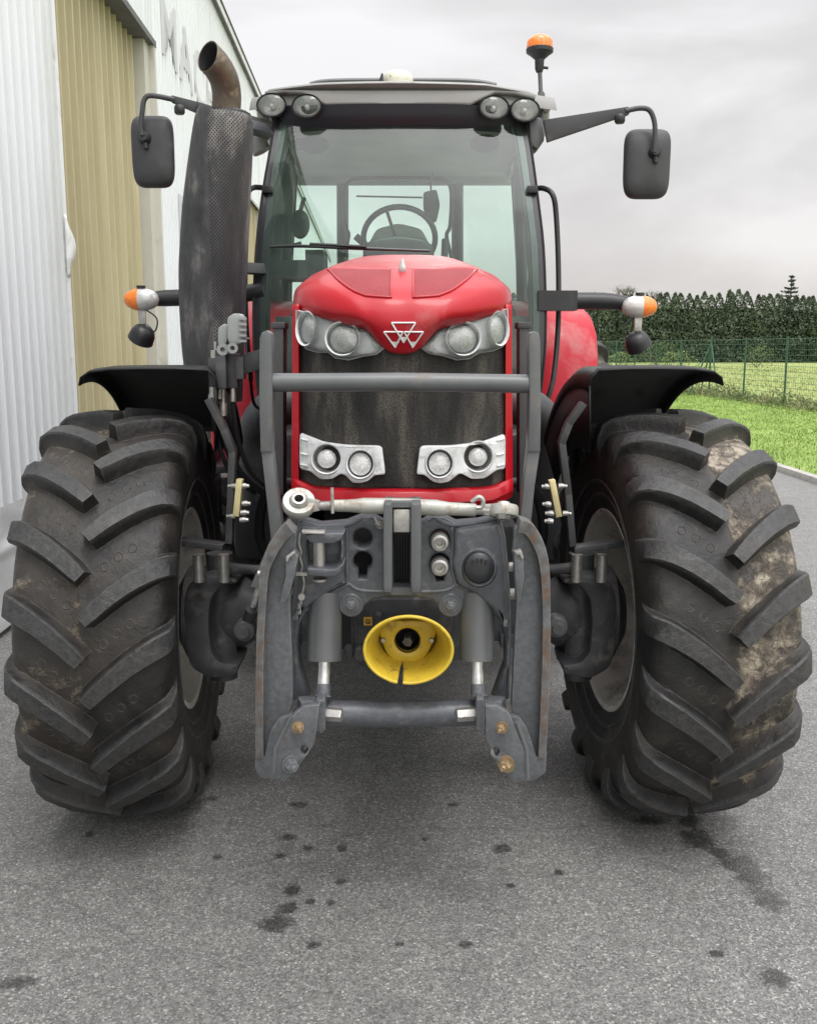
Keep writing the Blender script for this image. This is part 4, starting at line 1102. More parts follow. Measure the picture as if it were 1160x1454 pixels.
def cone():
    Y0, Y1 = YF-.10, YF+.10
    cF = W(*z5(604, 587), Y0); cB = W(*z5(602, 540), Y1)
    aF, bF = 152/2.4167*Y0*1.03/F, 120/2.4167*Y0*1.03/F
    aB, bB = .074, .060
    n = 72; ga = 258.5
    m = MB(); prof = [(0, 1.0), (.012, .985), (.2, .93), (.5, .84), (.8, .76), (1, .70), (1.0, .0)]
    rows = []
    for t, _ in prof[:-1]:
        r = []
        for k in range(n+1):
            an = R(ga+1.2+(357.6-(1-t)*0)*k/n) if t < .62 else R(ga+1.2+(360)*k/n-1.2*(k == 0)+0)
            w_ = t**.8
            a = aF*(1-w_)+aB*w_; b = bF*(1-w_)+bB*w_
            c = cF.lerp(cB, t)
            lobe = 1+.03*math.sin(an*2+1)*t
            q = c + Vector((a*math.cos(an)*lobe, 0, b*math.sin(an)*lobe))
            if t < .62: q.x += (.006*(1-t) if k < 3 else (-.004*(1-t) if k > n-3 else 0))
            r.append(q)
        rows.append(r)
    m.grid(rows)
    g = m.build('yellow_guard', YEL, pto, solid=.005, ang=60)
    lipm = MB(); lipm.tube([p+Vector((0, -.002, 0)) for p in rows[0]], .0048, 10); lipm.build('guard_lip', YEL, g)
    m = MB(); m.plate(rnd_poly([(cB.x+x*.001, cB.z+z*.001) for x, z in ((-85, 30), (-62, -35), (-35, -62), (20, -64), (55, -42), (84, 28), (60, 62), (-60, 62))], .28, 4), Y1-.055, .03, .01, [circ(cB.x-.001, cB.z+.003, .034, 28)])
    m.build('guard_base', YEL, g)
    m = MB(); m.lathe([(.034, -.055), (.036, .06)], (cB.x-.001, Y1, cB.z+.003), (0, 1, 0), 24); m.lathe([(0, .03), (.036, .03)], (cB.x, Y1, cB.z), (0, 1, 0), 24); m.build('guard_bore', BLACKM, g)
    m = MB(); m.lathe([(0, .0), (.013, .0), (.016, .006), (.016, .06)], (cB.x-.001, Y1-.04, cB.z-.006), (0, 1, 0), 6); m.build('pto_shaft', RUST, pto)
    m = MB()
    for x in (-.069, .066): m.lathe([(0, .008), (.006, .008), (.008, .004), (.008, 0)], (cB.x+x, Y1-.055, cB.z+.006), (0, -1, 0), 10)
    m.build('guard_screw', SILVER, g)
cone()

# ------------------------------------------------------------------ valve block on the left
m = MB(); Yv = 3.35
def vb(x0, y0, x1, y1, d=.06, dy=0): a, b = W(x0, y0, Yv+dy), W(x1, y1, Yv+dy); m.box(((a.x+b.x)/2, Yv+dy, (a.z+b.z)/2), (abs(b.x-a.x), d, abs(a.z-b.z)))
vb(298, 508, 316, 548, .07); vb(309, 505, 325, 551, .09, -.03); vb(322, 502, 340, 550, .07); vb(336, 507, 348, 538, .05, -.03)
valve = m.build('valve_block', DGREY, root, bevel=.004)
m = MB(); m.plate(XZ(rnd_poly([(329, 452), (338, 446), (347, 446), (352, 452), (352, 484), (346, 489), (330, 487)], .2, 2), Yv), Yv-.09, .07, .006)
m.plate(XZ(rnd_poly([(314, 466), (322, 460), (329, 461), (329, 478), (325, 490), (314, 490)], .2, 2), Yv), Yv-.06, .05, .006)
m.lathe([(.012, -.01), (.018, -.01), (.018, .012), (.008, .012), (.007, 0)], W(331, 494, Yv-.08), (0, -1, 0), 20); m.lathe([(.008, -.01), (.02, -.01), (.02, .012), (.008, .012)], W(317, 496, Yv-.06), (0, -1, 0), 20)
m.cyl(W(317, 495, Yv-.05), W(317, 512, Yv-.05), .01)
for k in range(5): m.box(W(345, 452+k*8, Yv-.095), (.024, .012, .008))
m.build('electric_plug', M('plug_grey', (.24, .25, .25), .5), valve, bevel=0)
m = MB()
for (x, y0, y1, r) in ((302, 549, 572, .012), (302, 560, 566, .016), (311, 550, 566, .014), (317, 572, 590, .014), (317, 552, 590, .008), (331, 550, 570, .010), (304, 497, 508, .012), (306, 485, 500, .005)): m.cyl(W(x, y0, Yv-.02), W(x, y1, Yv-.02), r, n=12)
m.build('hose_fitting', SILVER, valve)
m = MB(); m.plate(XZ([(338, 512), (350, 502), (372, 495), (372, 524), (352, 530), (340, 540)], Yv), Yv-.04, .02, .003); m.build('valve_bracket', BLACK, valve)
m = MB()
for k, x in enumerate((302, 311, 317, 331)): m.tube([W(x, 572, Yv-.02), W(x+6, 620, Yv+.02), W(x+25, 670, Yv+.1), W(x+60, 700, Yv+.2)], .009, 8, smooth=5)
m.tube([W(352, 480, Yv), W(356, 540, Yv+.1), W(362, 575, Yv+.2), W(380, 582, Yv+.3)], .006, 8, smooth=6)
m.build('hydraulic_hose', BLACK, valve)

# ------------------------------------------------------------------ exhaust
top, bot = W(320, 172, 4.42), W(304, 560, 4.42)
org = (top+bot)/2
m = MB()
axs = [W(321, 158, 4.42), W(321, 166, 4.42), W(318, 178, 4.42), W(313, 230, 4.42), W(307, 300, 4.42), W(303, 380, 4.42), W(302, 440, 4.42), W(303, 500, 4.42), W(306, 570, 4.42)]
m.tube(axs, [.085, .118, .128, .138, .148, .151, .146, .138, .12], 56, smooth=4)
ex = m.build('exhaust_shield', SHIELD, root, origin=(axs[4].x, axs[4].y, axs[4].z+.25), ang=50)
m = MB()
pp = [W(322, 190, 4.42), W(321, 160, 4.42), W(322, 135, 4.41), W(318, 112, 4.38), W(308, 93, 4.34), W(295, 79, 4.31)]
m.tube(pp, [.060, .060, .060, .060, .060, .061], 32, cap=False, smooth=6)
qd = (pp[-1]-pp[-2]).normalized(); qn = Vector((-.60, -.74, .25)).normalized()
def cutend(mm):
    for i in range(len(mm.v)-32*3, len(mm.v)):
        if i >= len(mm.v)-32: mm.v[i] = mm.v[i]-qd*((mm.v[i]-pp[-1]).dot(qn)/qd.dot(qn))
        elif (mm.v[i]-pp[-1]).dot(qn) > -.004: mm.v[i] = mm.v[i]-qd*(((mm.v[i]-pp[-1]).dot(qn)+.004)/qd.dot(qn))
cutend(m)
ep = m.build('exhaust_pipe', PIPE, root, solid=.004, ang=60)
m = MB(); m.tube(pp, [.0555]*6, 32, cap=False, smooth=6); cutend(m); m.build('pipe_soot', BLACKM, ep)
m = MB(); m.tube([W(322, 160, 4.42), W(322, 172, 4.42)], .105, 32); m.bar(W(340, 176, 4.5), W(380, 186, 4.9), .06, .04); m.bar(W(340, 380, 4.6), W(372, 382, 4.85), .05, .04)
m.build('exhaust_mount', BLACK, root, bevel=.004)

# ------------------------------------------------------------------ cab
YCf, YCr = 5.15, 6.95
def pillar(pts, w, t, name='cab_pillar'):
    m = MB()
    P = []
    for i in range(len(pts)-1):
        a = [pts[max(0, i-1)], pts[i], pts[i+1], pts[min(len(pts)-1, i+2)]]
        for k in range(5): P.append(cr(*a, k/5))
    P.append(pts[-1]); rows = []
    for p in P:
        rows.append([p+Vector((x*w/2, y*t/2, 0)) for x, y in ((-1, -.6), (-.8, -1), (.8, -1), (1, -.6), (1, 1), (-1, 1), (-1, -.6))])
    m.grid(rows); return m.build(name, CABBLK, root, ang=40)
LA = [W(402, 168, 5.15), W(393, 220, 5.08), W(383, 280, 5.0), W(375, 350, 4.93), W(371, 430, 4.88), W(372, 500, 4.86), W(378, 560, 4.86)]
RA = [W(736, 168, 5.15), W(745, 220, 5.08), W(753, 280, 5.0), W(761, 350, 4.93), W(764, 430, 4.88), W(763, 500, 4.86), W(757, 560, 4.86)]
pl_ = pillar([p for p in LA], .075, .10); pr_ = pillar(RA, .075, .10)
for P, s in ((LA, 1), (RA, -1)):
    m = MB(); m.tube([p+Vector((s*.045, -.045, 0)) for p in P], .008, 8, smooth=4); m.tube([p+Vector((-s*.030, -.052, 0)) for p in P], .006, 8, smooth=4)
    m.build('rubber_seal', BLACKM, pl_ if s > 0 else pr_)
    h = P[2]; m = MB(); m.box(h+Vector((0, -.06, .03)), (.05, .03, .035)); m.build('hinge', BLACK, pl_ if s > 0 else pr_, bevel=.006)
# windscreen (gently curved in plan)
rows = []
for i in range(7):
    a, b = LA[min(i, 6)], RA[min(i, 6)]
    rows.append([a.lerp(b, k/24)+Vector((0, -.055-.05*(1-(2*k/24-1)**2), 0)) for k in range(25)])
m = MB(); m.grid(rows); m.build('windscreen', WSCREEN, root, ang=60)
# lower cab corners, rear posts, sills
z_h = 2.76
for s in (-1, 1):
    m = MB(); m.tube([Vector((CX+s*.70, 6.0, 1.1)), Vector((CX+s*.72, 6.02, 1.9)), Vector((CX+s*.68, 6.0, z_h))], .035, 10, smooth=4); m.build('door_post', CABBLK, root)
    m = MB(); m.tube([Vector((CX-.03+s*.40, YCr-.1, 1.2)), Vector((CX-.03+s*.40, YCr-.05, 2.0)), Vector((CX-.03+s*.39, YCr-.1, z_h+.02))], .042, 10, smooth=4); m.build('rear_post', CABBLK, root)
    m = MB(); m.tube([Vector((CX+s*.80, 6.7, 1.2)), Vector((CX+s*.80, 6.7, 2.0)), Vector((CX+s*.74, 6.65, z_h))], .04, 10, smooth=4); m.build('rear_corner_post', CABBLK, root)
    m = MB(); m.bar(Vector((CX+s*.63, 5.1, z_h+.02)), Vector((CX+s*.72, 6.7, z_h+.02)), .06, .06); m.build('roof_rail', CABBLK, root, bevel=.01)
    m = MB(); m.grid([[Vector((CX+s*.69, 4.97, 1.35)), Vector((CX+s*.74, 5.5, 1.35)), Vector((CX+s*.75, 6.0, 1.35)), Vector((CX+s*.80, 6.65, 1.5))], [Vector((CX+s*.70, 5.0, 2.1)), Vector((CX+s*.745, 5.5, 2.1)), Vector((CX+s*.75, 6.0, 2.1)), Vector((CX+s*.80, 6.65, 2.1))], [Vector((CX+s*.62, 5.15, z_h)), Vector((CX+s*.66, 5.5, z_h)), Vector((CX+s*.68, 6.0, z_h)), Vector((CX+s*.74, 6.62, z_h))]])
    m.build('side_window', SIDEGL, root)
    m = MB(); m.box((CX+s*.64, 5.75, 1.25), (.10, 1.75, .62)); m.build('cab_side_panel', BLACK, root, bevel=.03)
m = MB(); m.grid([[Vector((CX+x, YCr+.0, z)) for x in (-.78, -.3, .3, .78)] for z in (1.7, 2.2, z_h)]); m.build('rear_window', SIDEGL, root)
m = MB(); m.box((CX, YCr-.02, 1.55), (1.5, .08, .76)); m.box((CX, 5.9, 1.22), (1.3, 1.9, .06)); m.box((CX, 4.95, 1.45), (1.28, .06, .7)); m.build('cab_bulkhead', DGREY, root, bevel=.01)
m = MB(); m.box((CX, 5.95, 2.80), (1.36, 1.62, .05)); m.box((CX, YCr-.1, 2.78), (1.5, .14, .08)); m.build('headliner', LINER, root, bevel=.02)
# roof shell
def roof():
    m = MB(); rows = []
    prof = [(.0, 2.835), (.0, 2.87), (.02, 2.90), (.09, 2.935), (.25, 2.965), (.5, 2.995), (1.0, 3.01), (1.5, 2.99), (1.85, 2.94), (1.95, 2.87), (1.93, 2.82)]
    for (dy, z) in prof:
        r = []
        for k in range(33):
            u = -1+2*k/32; x = CX+.02*0+u*.775*(1-.04*(z-2.84)/.17)
            dz = -.035*abs(u)**5*(1 if z > 2.9 else .3) ; yy = 5.02+dy+.12*abs(u)**3.0*(1-dy/2)
            r.append(Vector((x, yy, z+dz)))
        rows.append(r)
    m.grid(rows); m.grid([[Vector((CX-.75, 5.15, 2.84)), Vector((CX+.75, 5.15, 2.84))], [Vector((CX-.75, 6.9, 2.82)), Vector((CX+.75, 6.9, 2.82))]])
    r = m.build('roof', ROOF, root, ang=35, solid=0, weld=False)
    # sides of the roof
    for s in (-1, 1):
        m = MB(); m.plate([(0, 0)], 0, 0) if False else None
        m.tube([Vector((CX+s*.72, 5.24, 2.86)), Vector((CX+s*.745, 5.7, 2.85)), Vector((CX+s*.74, 6.6, 2.84)), Vector((CX+s*.70, 6.9, 2.83))], [.03, .06, .06, .05], 14, smooth=5)
        m.build('roof_side', ROOF, r)
    # black front visor
    m = MB(); v = []
    for (py, d) in ((147, .0), (149, -.02), (160, -.01), (172, -.0), (180, .04)):
        v.append([W(565+u*172/20*1.0, py, 5.0)+Vector((0, d+.10*abs(u/20)**3, 0)) for u in range(-20, 21)])
    m.grid(v); vis = m.build('sun_visor', VISOR, r, ang=50, solid=.01)
    # grey front blade with cut corners
    bl = [(376, 130), (372, 124), (380, 120), (450, 116), (566, 115), (690, 117), (752, 124), (764, 128), (762, 136), (730, 131), (704, 131), (680, 143), (668, 149), (566, 150), (462, 149), (448, 142), (430, 131), (402, 128)]
    pts = densify(XZ(bl, 5.0), .03)
    m = MB(); m.plate(pts, 5.0-.02, .10, .012, res=2); m.xf(lambda q: (q.x, q.y+.12*abs((q.x-CX)/.75)**3, q.z)); m.build('roof_blade', ROOF, r)
    for (x, y) in ((384, 146), (436, 151), (701, 153), (746, 154)):
        c = W(x, y, 5.0); s = -1 if x < 566 else 1; c.y += .12*abs((c.x-CX)/.75)**3
        ax_ = Vector((s*.08, -1, .02)).normalized(); A, B = .076, .058; c.y -= .03
        m = MB(); m.lathe([(.5, -.07), (.8, -.04), (.97, -.005), (1.0, .012), (.97, .018), (.92, .014), (.90, 0)], c, ax_, 36, sx=A, sy=B); l = m.build('roof_work_lamp', BLACK, r, ang=50)
        m = MB(); m.lathe([(.88, .010), (.7, -.01), (.45, -.03), (.2, -.04), (0, -.04)], c, ax_, 30, sx=A, sy=B); m.lathe([(.16, -.03), (.16, .0), (.1, .008), (0, .01)], c, ax_, 16, sx=A, sy=A); m.build('reflector', FACET, l)
        m = MB(); m.lathe([(.91, .012), (.7, .021), (.4, .027), (0, .029)], c, ax_, 30, sx=A, sy=B); m.build('lamp_glass', CLEAR, l)
    # corner consoles
    m = MB(); m.plate(XZ(rnd_poly([(750, 168), (768, 168), (772, 200), (762, 214), (752, 208)], .2, 2), 5.1), 5.06, .12, .008); m.build('corner_bracket', GREYP, r)
    m = MB(); m.tube([W(372, 185, 5.35), W(366, 200, 5.35), W(372, 215, 5.35)], .05, 12, smooth=4); m.build('corner_cap', ROOF, r)
    m = MB(); m.tube([W(x, y, 5.6) for x, y in ((440, 119), (470, 114), (566, 113), (665, 114), (705, 120))], .012, 8, smooth=4); m.build('roof_trim', GREYP, r)
    # antenna dome
    c = W(565, 116, 5.45); m = MB(); m.lathe([(.078, -.03), (.082, .0), (.078, .03), (.062, .046), (.03, .053), (0, .054)], c, (0, 0, 1), 36); g = m.build('antenna_dome', CREAM, r)
    m = MB()
    for k, (dx, w_) in enumerate(((-.034, .014), (-.012, .006), (-.001, .005), (.010, .006), (.020, .004))): m.box(c+Vector((dx, -.079+abs(dx)*.25, .012)), (w_, .002, .009))
    m.build('dome_lettering', DGREY, g)
    m = MB(); f = W(541, 114, 5.4); m.plate([(f.x-.018, f.z-.02), (f.x+.014, f.z-.02), (f.x+.012, f.z+.03), (f.x+.004, f.z+.036)], 5.38, .02, .003); m.build('antenna_fin', BLACK, r)
roof()
# interior
m = MB(); m.plate(XZ(rnd_poly([(516, 372), (516, 352), (530, 340), (566, 335), (602, 340), (616, 352), (616, 372)], .25, 3), 5.0), 4.93, .30, .02, res=2); m.build('instrument_hood', BLACK, root)
c = W(567, 338, 5.55); axw = Vector((0, -.55, .84)).normalized()
m = MB(); u = Vector((1, 0, 0)); w = axw.cross(u)
ring = [c+(u*math.cos(R(a))+w*math.sin(R(a)))*.205 for a in range(0, 361, 10)]; ring2 = ring
m.tube([c+Vector((math.cos(R(a))*.200, math.sin(R(a))*.03*-1, math.sin(R(a))*.165)) for a in range(0, 361, 10)], .016, 12, cap=False)
m.tube([c+Vector((-.02, 0, 0)), c+Vector((-.07, 0, .15))], .009, 8); m.tube([c+Vector((.03, 0, 0)), c+Vector((.18, 0, -.05))], .011, 8); m.tube([c, c+Vector((-.18, 0, -.05))], .011, 8)
m.lathe([(0, .03), (.05, .02), (.06, -.03)], c+Vector((0, 0, -.03)), axw, 20); m.build('steering_wheel', BLACK, root)
m = MB(); s0 = W(567, 400, 6.25); m.plate(XZ(rnd_poly([(522, 420), (524, 345), (535, 325), (566, 317), (598, 325), (609, 345), (611, 420)], .25, 3), 6.25), 6.2, .14, .03, res=2); m.box((CX, 5.95, 1.75), (.5, .5, .14)); m.build('driver_seat', SEAT, root)
m = MB(); fr_ = [(487, 395), (487, 370), (495, 335), (491, 320), (488, 275), (497, 256), (520, 252), (566, 251), (612, 252), (634, 257), (641, 275), (639, 320), (634, 335), (642, 370), (642, 395)]
m.tube([W(x, y, 6.75) for x, y in fr_], .013, 8, smooth=4); m.tube([W(506, 278, 6.8), W(600, 280, 6.8)], .006, 8)
m.tube([W(486, 335, 6.7), W(486, 400, 6.7)], .008, 6); m.tube([W(644, 335, 6.7), W(646, 400, 6.7)], .008, 6); m.build('rear_hatch_frame', BLACK, root)
m = MB(); m.plate(XZ(rnd_poly([(601, 272), (620, 268), (625, 290), (620, 314), (608, 316), (601, 295)], .2, 3), 6.0), 6.0, .04, .008); m.tube([W(612, 270, 6), W(611, 255, 6), W(616, 245, 6)], .006, 6); m.build('monitor_screen', BLACK, root)
m = MB()
for x, y, a, b in ((446, 205, .078, .046), (688, 203, .078, .046), (424, 204, .035, .03)): m.lathe([(1, .0), (.9, .02), (0, .03)], W(x, y, 5.22), (0, -1, -.5), 24, sx=a, sy=b)
m.build('cab_speaker', BLACK, root)
m = MB()
m.lathe([(1, .0), (.9, .02), (0, .03)], W(426, 318, 5.6), (0, -1, 0), 24, sx=.055, sy=.08); m.tube([W(432, 280, 5.6), W(426, 305, 5.6), W(430, 335, 5.6)], .012, 8, smooth=3)
m.box(W(420, 385, 5.6), (.16, .3, .10)); m.box(W(450, 378, 5.7), (.1, .3, .16)); m.tube([W(428, 345, 5.5), W(414, 352, 5.5), (W(410, 390, 5.5))], .01, 8, smooth=3); m.tube([W(630, 400, 5.6), W(632, 340, 5.7)], .02, 8)
m.tube([W(505, 335, 5.6), W(522, 350, 5.6)], .02, 8); m.build('cab_control', DGREY, root, bevel=.0)
m = MB(); m.tube([W(384, 350, 4.86), W(430, 349, 4.80), W(500, 352, 4.76), W(610, 356, 4.73)], [.006, .008, .008, .005], 8, smooth=3); m.tube([W(440, 346, 4.79), W(520, 350, 4.74)], .008, 6); m.build('wiper', BLACK, root)

# handrails
m = MB(); m.tube([W(757, 268, 5.1), W(772, 267, 5.05), (W(785, 277, 5.0)), W(790, 310, 5.0), W(793, 390, 4.98), W(792, 470, 4.95), W(785, 540, 4.9), W(772, 578, 4.9), W(765, 580, 4.9)], .0135, 12, smooth=6); m.build('handrail', BLACK, root)
m = MB(); m.tube([W(372, 266, 5.1), W(360, 266, 5.05), (W(352, 275, 5.0)), W(350, 310, 5.0), W(348, 390, 4.98), W(350, 470, 4.95), W(356, 540, 4.9)], .0135, 12, smooth=6); m.build('handrail', BLACK, root)

# mirrors
def mirror_side(pl):
    s, x0, x1, y0, y1, arm_a, arm_b, wa, wb, tube_, knob, pv = pl
    Y = 4.95
    m = MB(); 
    a, b = W(*arm_a, Y+.05), W(*arm_b, Y); n = 8; d = (b-a).normalized(); up = Vector((-d.z, 0, d.x))
    rows = []
    for k in range(n+1):
        t = k/n; w = wa*(1-t)+wb*t; p = a.lerp(b, t)+Vector((0, 0, -.0))
        rows.append([p+up*w/2+Vector((0, -.02, 0)), p+up*w/2+Vector((0, .02, 0)), p-up*w/2+Vector((0, .02, 0)), p-up*w/2+Vector((0, -.02, 0)), p+up*w/2+Vector((0, -.02, 0))])
    m.grid(rows); m.add(rows[0][:4], [(0, 1, 2, 3)]); m.add(rows[-1][:4], [(3, 2, 1, 0)])
    ma = m.build('mirror_arm', DGREY, root, bevel=.004)
    m = MB(); m.tube([W(*q, Y-.015) for q in tube_], .0125, 12, smooth=6); m.build('arm_tube', DGREY, ma)
    m = MB(); k = W(*knob, Y-.02); m.lathe([(0, .02), (.020, .02), (.026, .012), (.026, -.012), (.02, -.022), (0, -.022)], k, (0, 0, 1), 12); m.build('arm_knob', BLACK, ma)
    # mirror head: rounded back shell
    a, b = W(x0, y0, Y+.03), W(x1, y1, Y+.03); cx_, cz_ = (a.x+b.x)/2, (a.z+b.z)/2; hw, hh = abs(b.x-a.x)/2, abs(a.z-b.z)/2
    m = MB(); rings = []
    def sq(t, k): 
        e = 2/5.0; c_, s_ = math.cos(t), math.sin(t)
        tap = 1+.04*(s_)
        return Vector((cx_+hw*k*math.copysign(abs(c_)**e, c_)*tap, 0, cz_+hh*k*math.copysign(abs(s_)**e, s_)))
    for k, y in ((.96, .05), (1.0, .03), (1.0, .012), (.96, -.006), (.86, -.018), (.6, -.028), (.3, -.032), (.01, -.033)):
        rings.append([sq(2*math.pi*i/64, k)+Vector((0, Y+.04+y, 0)) for i in range(65)])
    m.grid(rings); mh = m.build('mirror', DGREY, root, ang=40)
    m = MB(); m.add([q for q in rings[0][:64]], [tuple(range(64))]); m.build('mirror_glass', CHROME, mh)
    m = MB(); p = W(*pv, Y+.01); m.lathe([(0, .03), (.018, .03), (.030, .015), (.032, -.01), (.028, -.03)], p, (0, -1, .1), 20); m.cyl(p+Vector((0, -.01, .03)), p+Vector((0.006, -.012, -.05)), .012, n=12); m.build('mirror_pivot', BLACK, mh)
mirror_side((1, 889, 951, 181, 281, (774, 186), (892, 157), .105, .035, [(888, 157), (908, 153), (922, 156), (929, 172), (930, 195), (929, 216)], (880, 168), (929, 216)))
mirror_side((-1, 183, 247, 162, 265, (282, 153), (244, 140), .055, .032, [(248, 141), (215, 135), (205, 141), (202, 158), (200, 180), (202, 192)], (255, 155), (206, 196)))
m = MB(); m.bar(W(280, 152, 4.98), W(345, 172, 5.05), .05, .04); m.bar(W(343, 171, 5.05), W(392, 186, 5.12), .07, .05); m.build('mirror_bracket', DGREY, root, bevel=.005)
# beacon
m = MB(); b0 = W(768, 200, 5.2); m.cyl(b0, W(768, 130, 5.2), .016, n=12); m.cyl(W(768, 135, 5.2), W(766, 92, 5.2), .011, n=12); m.box(W(770, 140, 5.2), (.022, .03, .05)); bp = m.build('beacon_pole', GREYP, root)
m = MB(); c = W(766, 84, 5.2); m.lathe([(.016, -.06), (.022, -.045), (.024, .0), (.05, .022), (.068, .034), (.069, .05), (.062, .056)], c, (0, 0, 1), 32); m.cyl(c+Vector((0, 0, -.035)), c+Vector((.045, 0, -.04)), .007, n=8); bb = m.build('beacon', BLACK, root)
m = MB(); m.lathe([(.064, .052), (.064, .07), (.060, .09), (.048, .107), (.025, .117), (0, .119)], c, (0, 0, 1), 32)
for k in range(16):
    t = k*math.pi/8; m.tube([c+Vector((.064*math.cos(t), .064*math.sin(t), .056)), c+Vector((.061*math.cos(t), .061*math.sin(t), .09))], .002, 4)
m.build('beacon_lens', ORANGE, bb)

# indicator arms
for s in (-1, 1):
    Y = 4.86
    m = MB()
    if s > 0:
        m.tube([W(790, 427, Y), W(855, 427, Y), W(885, 430, Y-.01), W(895, 435, Y-.02)], [.042, .041, .036, .03], 20, smooth=3); m.box((W(790, 427, Y)), (.19, .1, .096)); c = W(908, 435, Y-.06); wl = (904, 484)
    else:
        m.tube([W(375, 412, Y), W(320, 420, Y), W(235, 423, Y), W(215, 425, Y-.02)], [.042, .041, .040, .03], 20, smooth=3); c = W(201, 425, Y-.06); wl = (203, 474)
    ia = m.build('indicator_arm', BLACK, root, bevel=0, ang=40)
    n = 28; A, B, D = .087, .054, .05
    def egg(sign, mat, name, u0, u1, sc_=1.0):
        m = MB(); rows = []
        for i in range(13):
            u = u0+(u1-u0)*i/12; r = math.sqrt(max(0, 1-abs(u)**2.2))
            rows.append([c+Vector((u*A*sign*sc_, -D*r*math.cos(2*math.pi*k/n)*sc_*(1 if math.cos(2*math.pi*k/n) > 0 else .6), B*r*math.sin(2*math.pi*k/n)*sc_)) for k in range(n+1)])
        m.grid(rows); return m.build(name, mat, il if name != 'indicator_lamp' else root, ang=60)
    il = None
    il = egg(1, M('lamp_body_grey', (.2, .2, .2), .5) if s < 0 else bpy.data.materials['lamp_body_grey'], 'indicator_lamp', -1, 1, .97)
    for nm, mt, a0, a1 in (('clear_lens', LENS, -1, .12), ('amber_lens', ORANGE, .12, 1)): egg(s, mt, nm, a0, a1)
    m = MB(); m.cyl(c+Vector((0, 0, .05)), c+Vector((0, 0, .066)), .022, n=12); m.build('lamp_cap', BLACK, il)
    p = W(*wl, Y-.05)
    m = MB(); m.box(c.lerp(p, .55)+Vector((0, 0, .01)), (.036, .012, .075)); wlb = m.build('lamp_bracket', SILVER, root, bevel=.003)
    m = MB(); ax_ = Vector((s*.45, .35, -.75)).normalized(); m.lathe([(0, -.045), (.03, -.042), (.05, -.025), (.060, .0), (.062, .03), (.064, .036)], p, ax_, 24); wk = m.build('work_lamp', BLACK, root)
    m = MB(); m.lathe([(.062, .034), (.04, .042), (0, .045)], p, ax_, 24); m.build('lamp_glass', LENS, wk)
    m = MB(); m.tube([c+Vector((-s*.02, 0, -.05)), c+Vector((-s*.07, 0, -.09)), c+Vector((-s*.06, 0, -.15)), p+Vector((-s*.02, 0, .02))], .004, 6, smooth=5); m.build('lamp_cable', BLACK, wk)

# rear mudguards
for s in (-1, 1):
    m = MB(); rows = []
    x_in, x_out = .62, 1.05
    path = [(5.22, .95), (5.20, 1.10), (5.20, 1.3), (5.21, 1.5), (5.24, 1.66), (5.30, 1.77), (5.42, 1.84), (5.60, 1.88), (5.85, 1.91), (6.2, 1.93), (6.6, 1.88), (6.95, 1.7)]
    for (y, z) in path:
        r = []
        for (u, dy, dz) in ((0, 0, 0), (.5, 0, 0), (.85, .0, -.005), (.94, .015, -.025), (.985, .05, -.055), (1.0, .10, -.10), (1.0, .2, -.2)):
            f = 1 if z > 1.6 else .5
            r.append(Vector((CX+s*(x_in+(x_out-x_in)*u), y+dy*(1.5-f), z+dz*f*(1 if z > 1.5 else .2))))
        rows.append(r)
    m.grid(rows); m.build('rear_mudguard', RED2, root, solid=.008, ang=50)
    m = MB(); m.box((CX+s*.83, 5.24, .97), (.42, .06, .05)); m.build('mudguard_edge', M('edge_grey', (.4, .36, .37), .6) if s < 0 else bpy.data.materials['edge_grey'], root, bevel=.01)

# ------------------------------------------------------------------ setting: ground
def sheet(name, x0, x1, y0, y1, z, mat, nx=1, ny=1, hf=None):
    m = MB(); m.grid([[Vector((x0+(x1-x0)*i/nx, y0+(y1-y0)*j/ny, z+(hf(x0+(x1-x0)*i/nx, y0+(y1-y0)*j/ny) if hf else 0))) for i in range(nx+1)] for j in range(ny+1)])
    return tag(m.build(name, mat), kind='structure')
KX = 4.96
sheet('ground', -400, 600, -60, 900, -.03, FIELD)
sheet('asphalt_yard', -3.6, KX, -8, 70, 0, ASPH, 8, 40)
sheet('lawn', KX+.12, 9.7, -8, 70, .06, LAWN, 20, 120, lambda x, y: .02*noise.noise(Vector((x*.8, y*.8, 0)))-.0)
sheet('meadow', 9.7, 320, -8, 220, .055, FIELD, 60, 60, lambda x, y: .05*noise.noise(Vector((x*.1, y*.1, 0))))
m = MB()
y = -8
while y < 70:
    m.box((KX+.05+random.uniform(-.004, .004), y+.5, .015+random.uniform(-.003, .003)), (.12, .985, .13)); y += 1.0
tag(m.build('kerb', KERBM, bevel=.012), kind='structure')

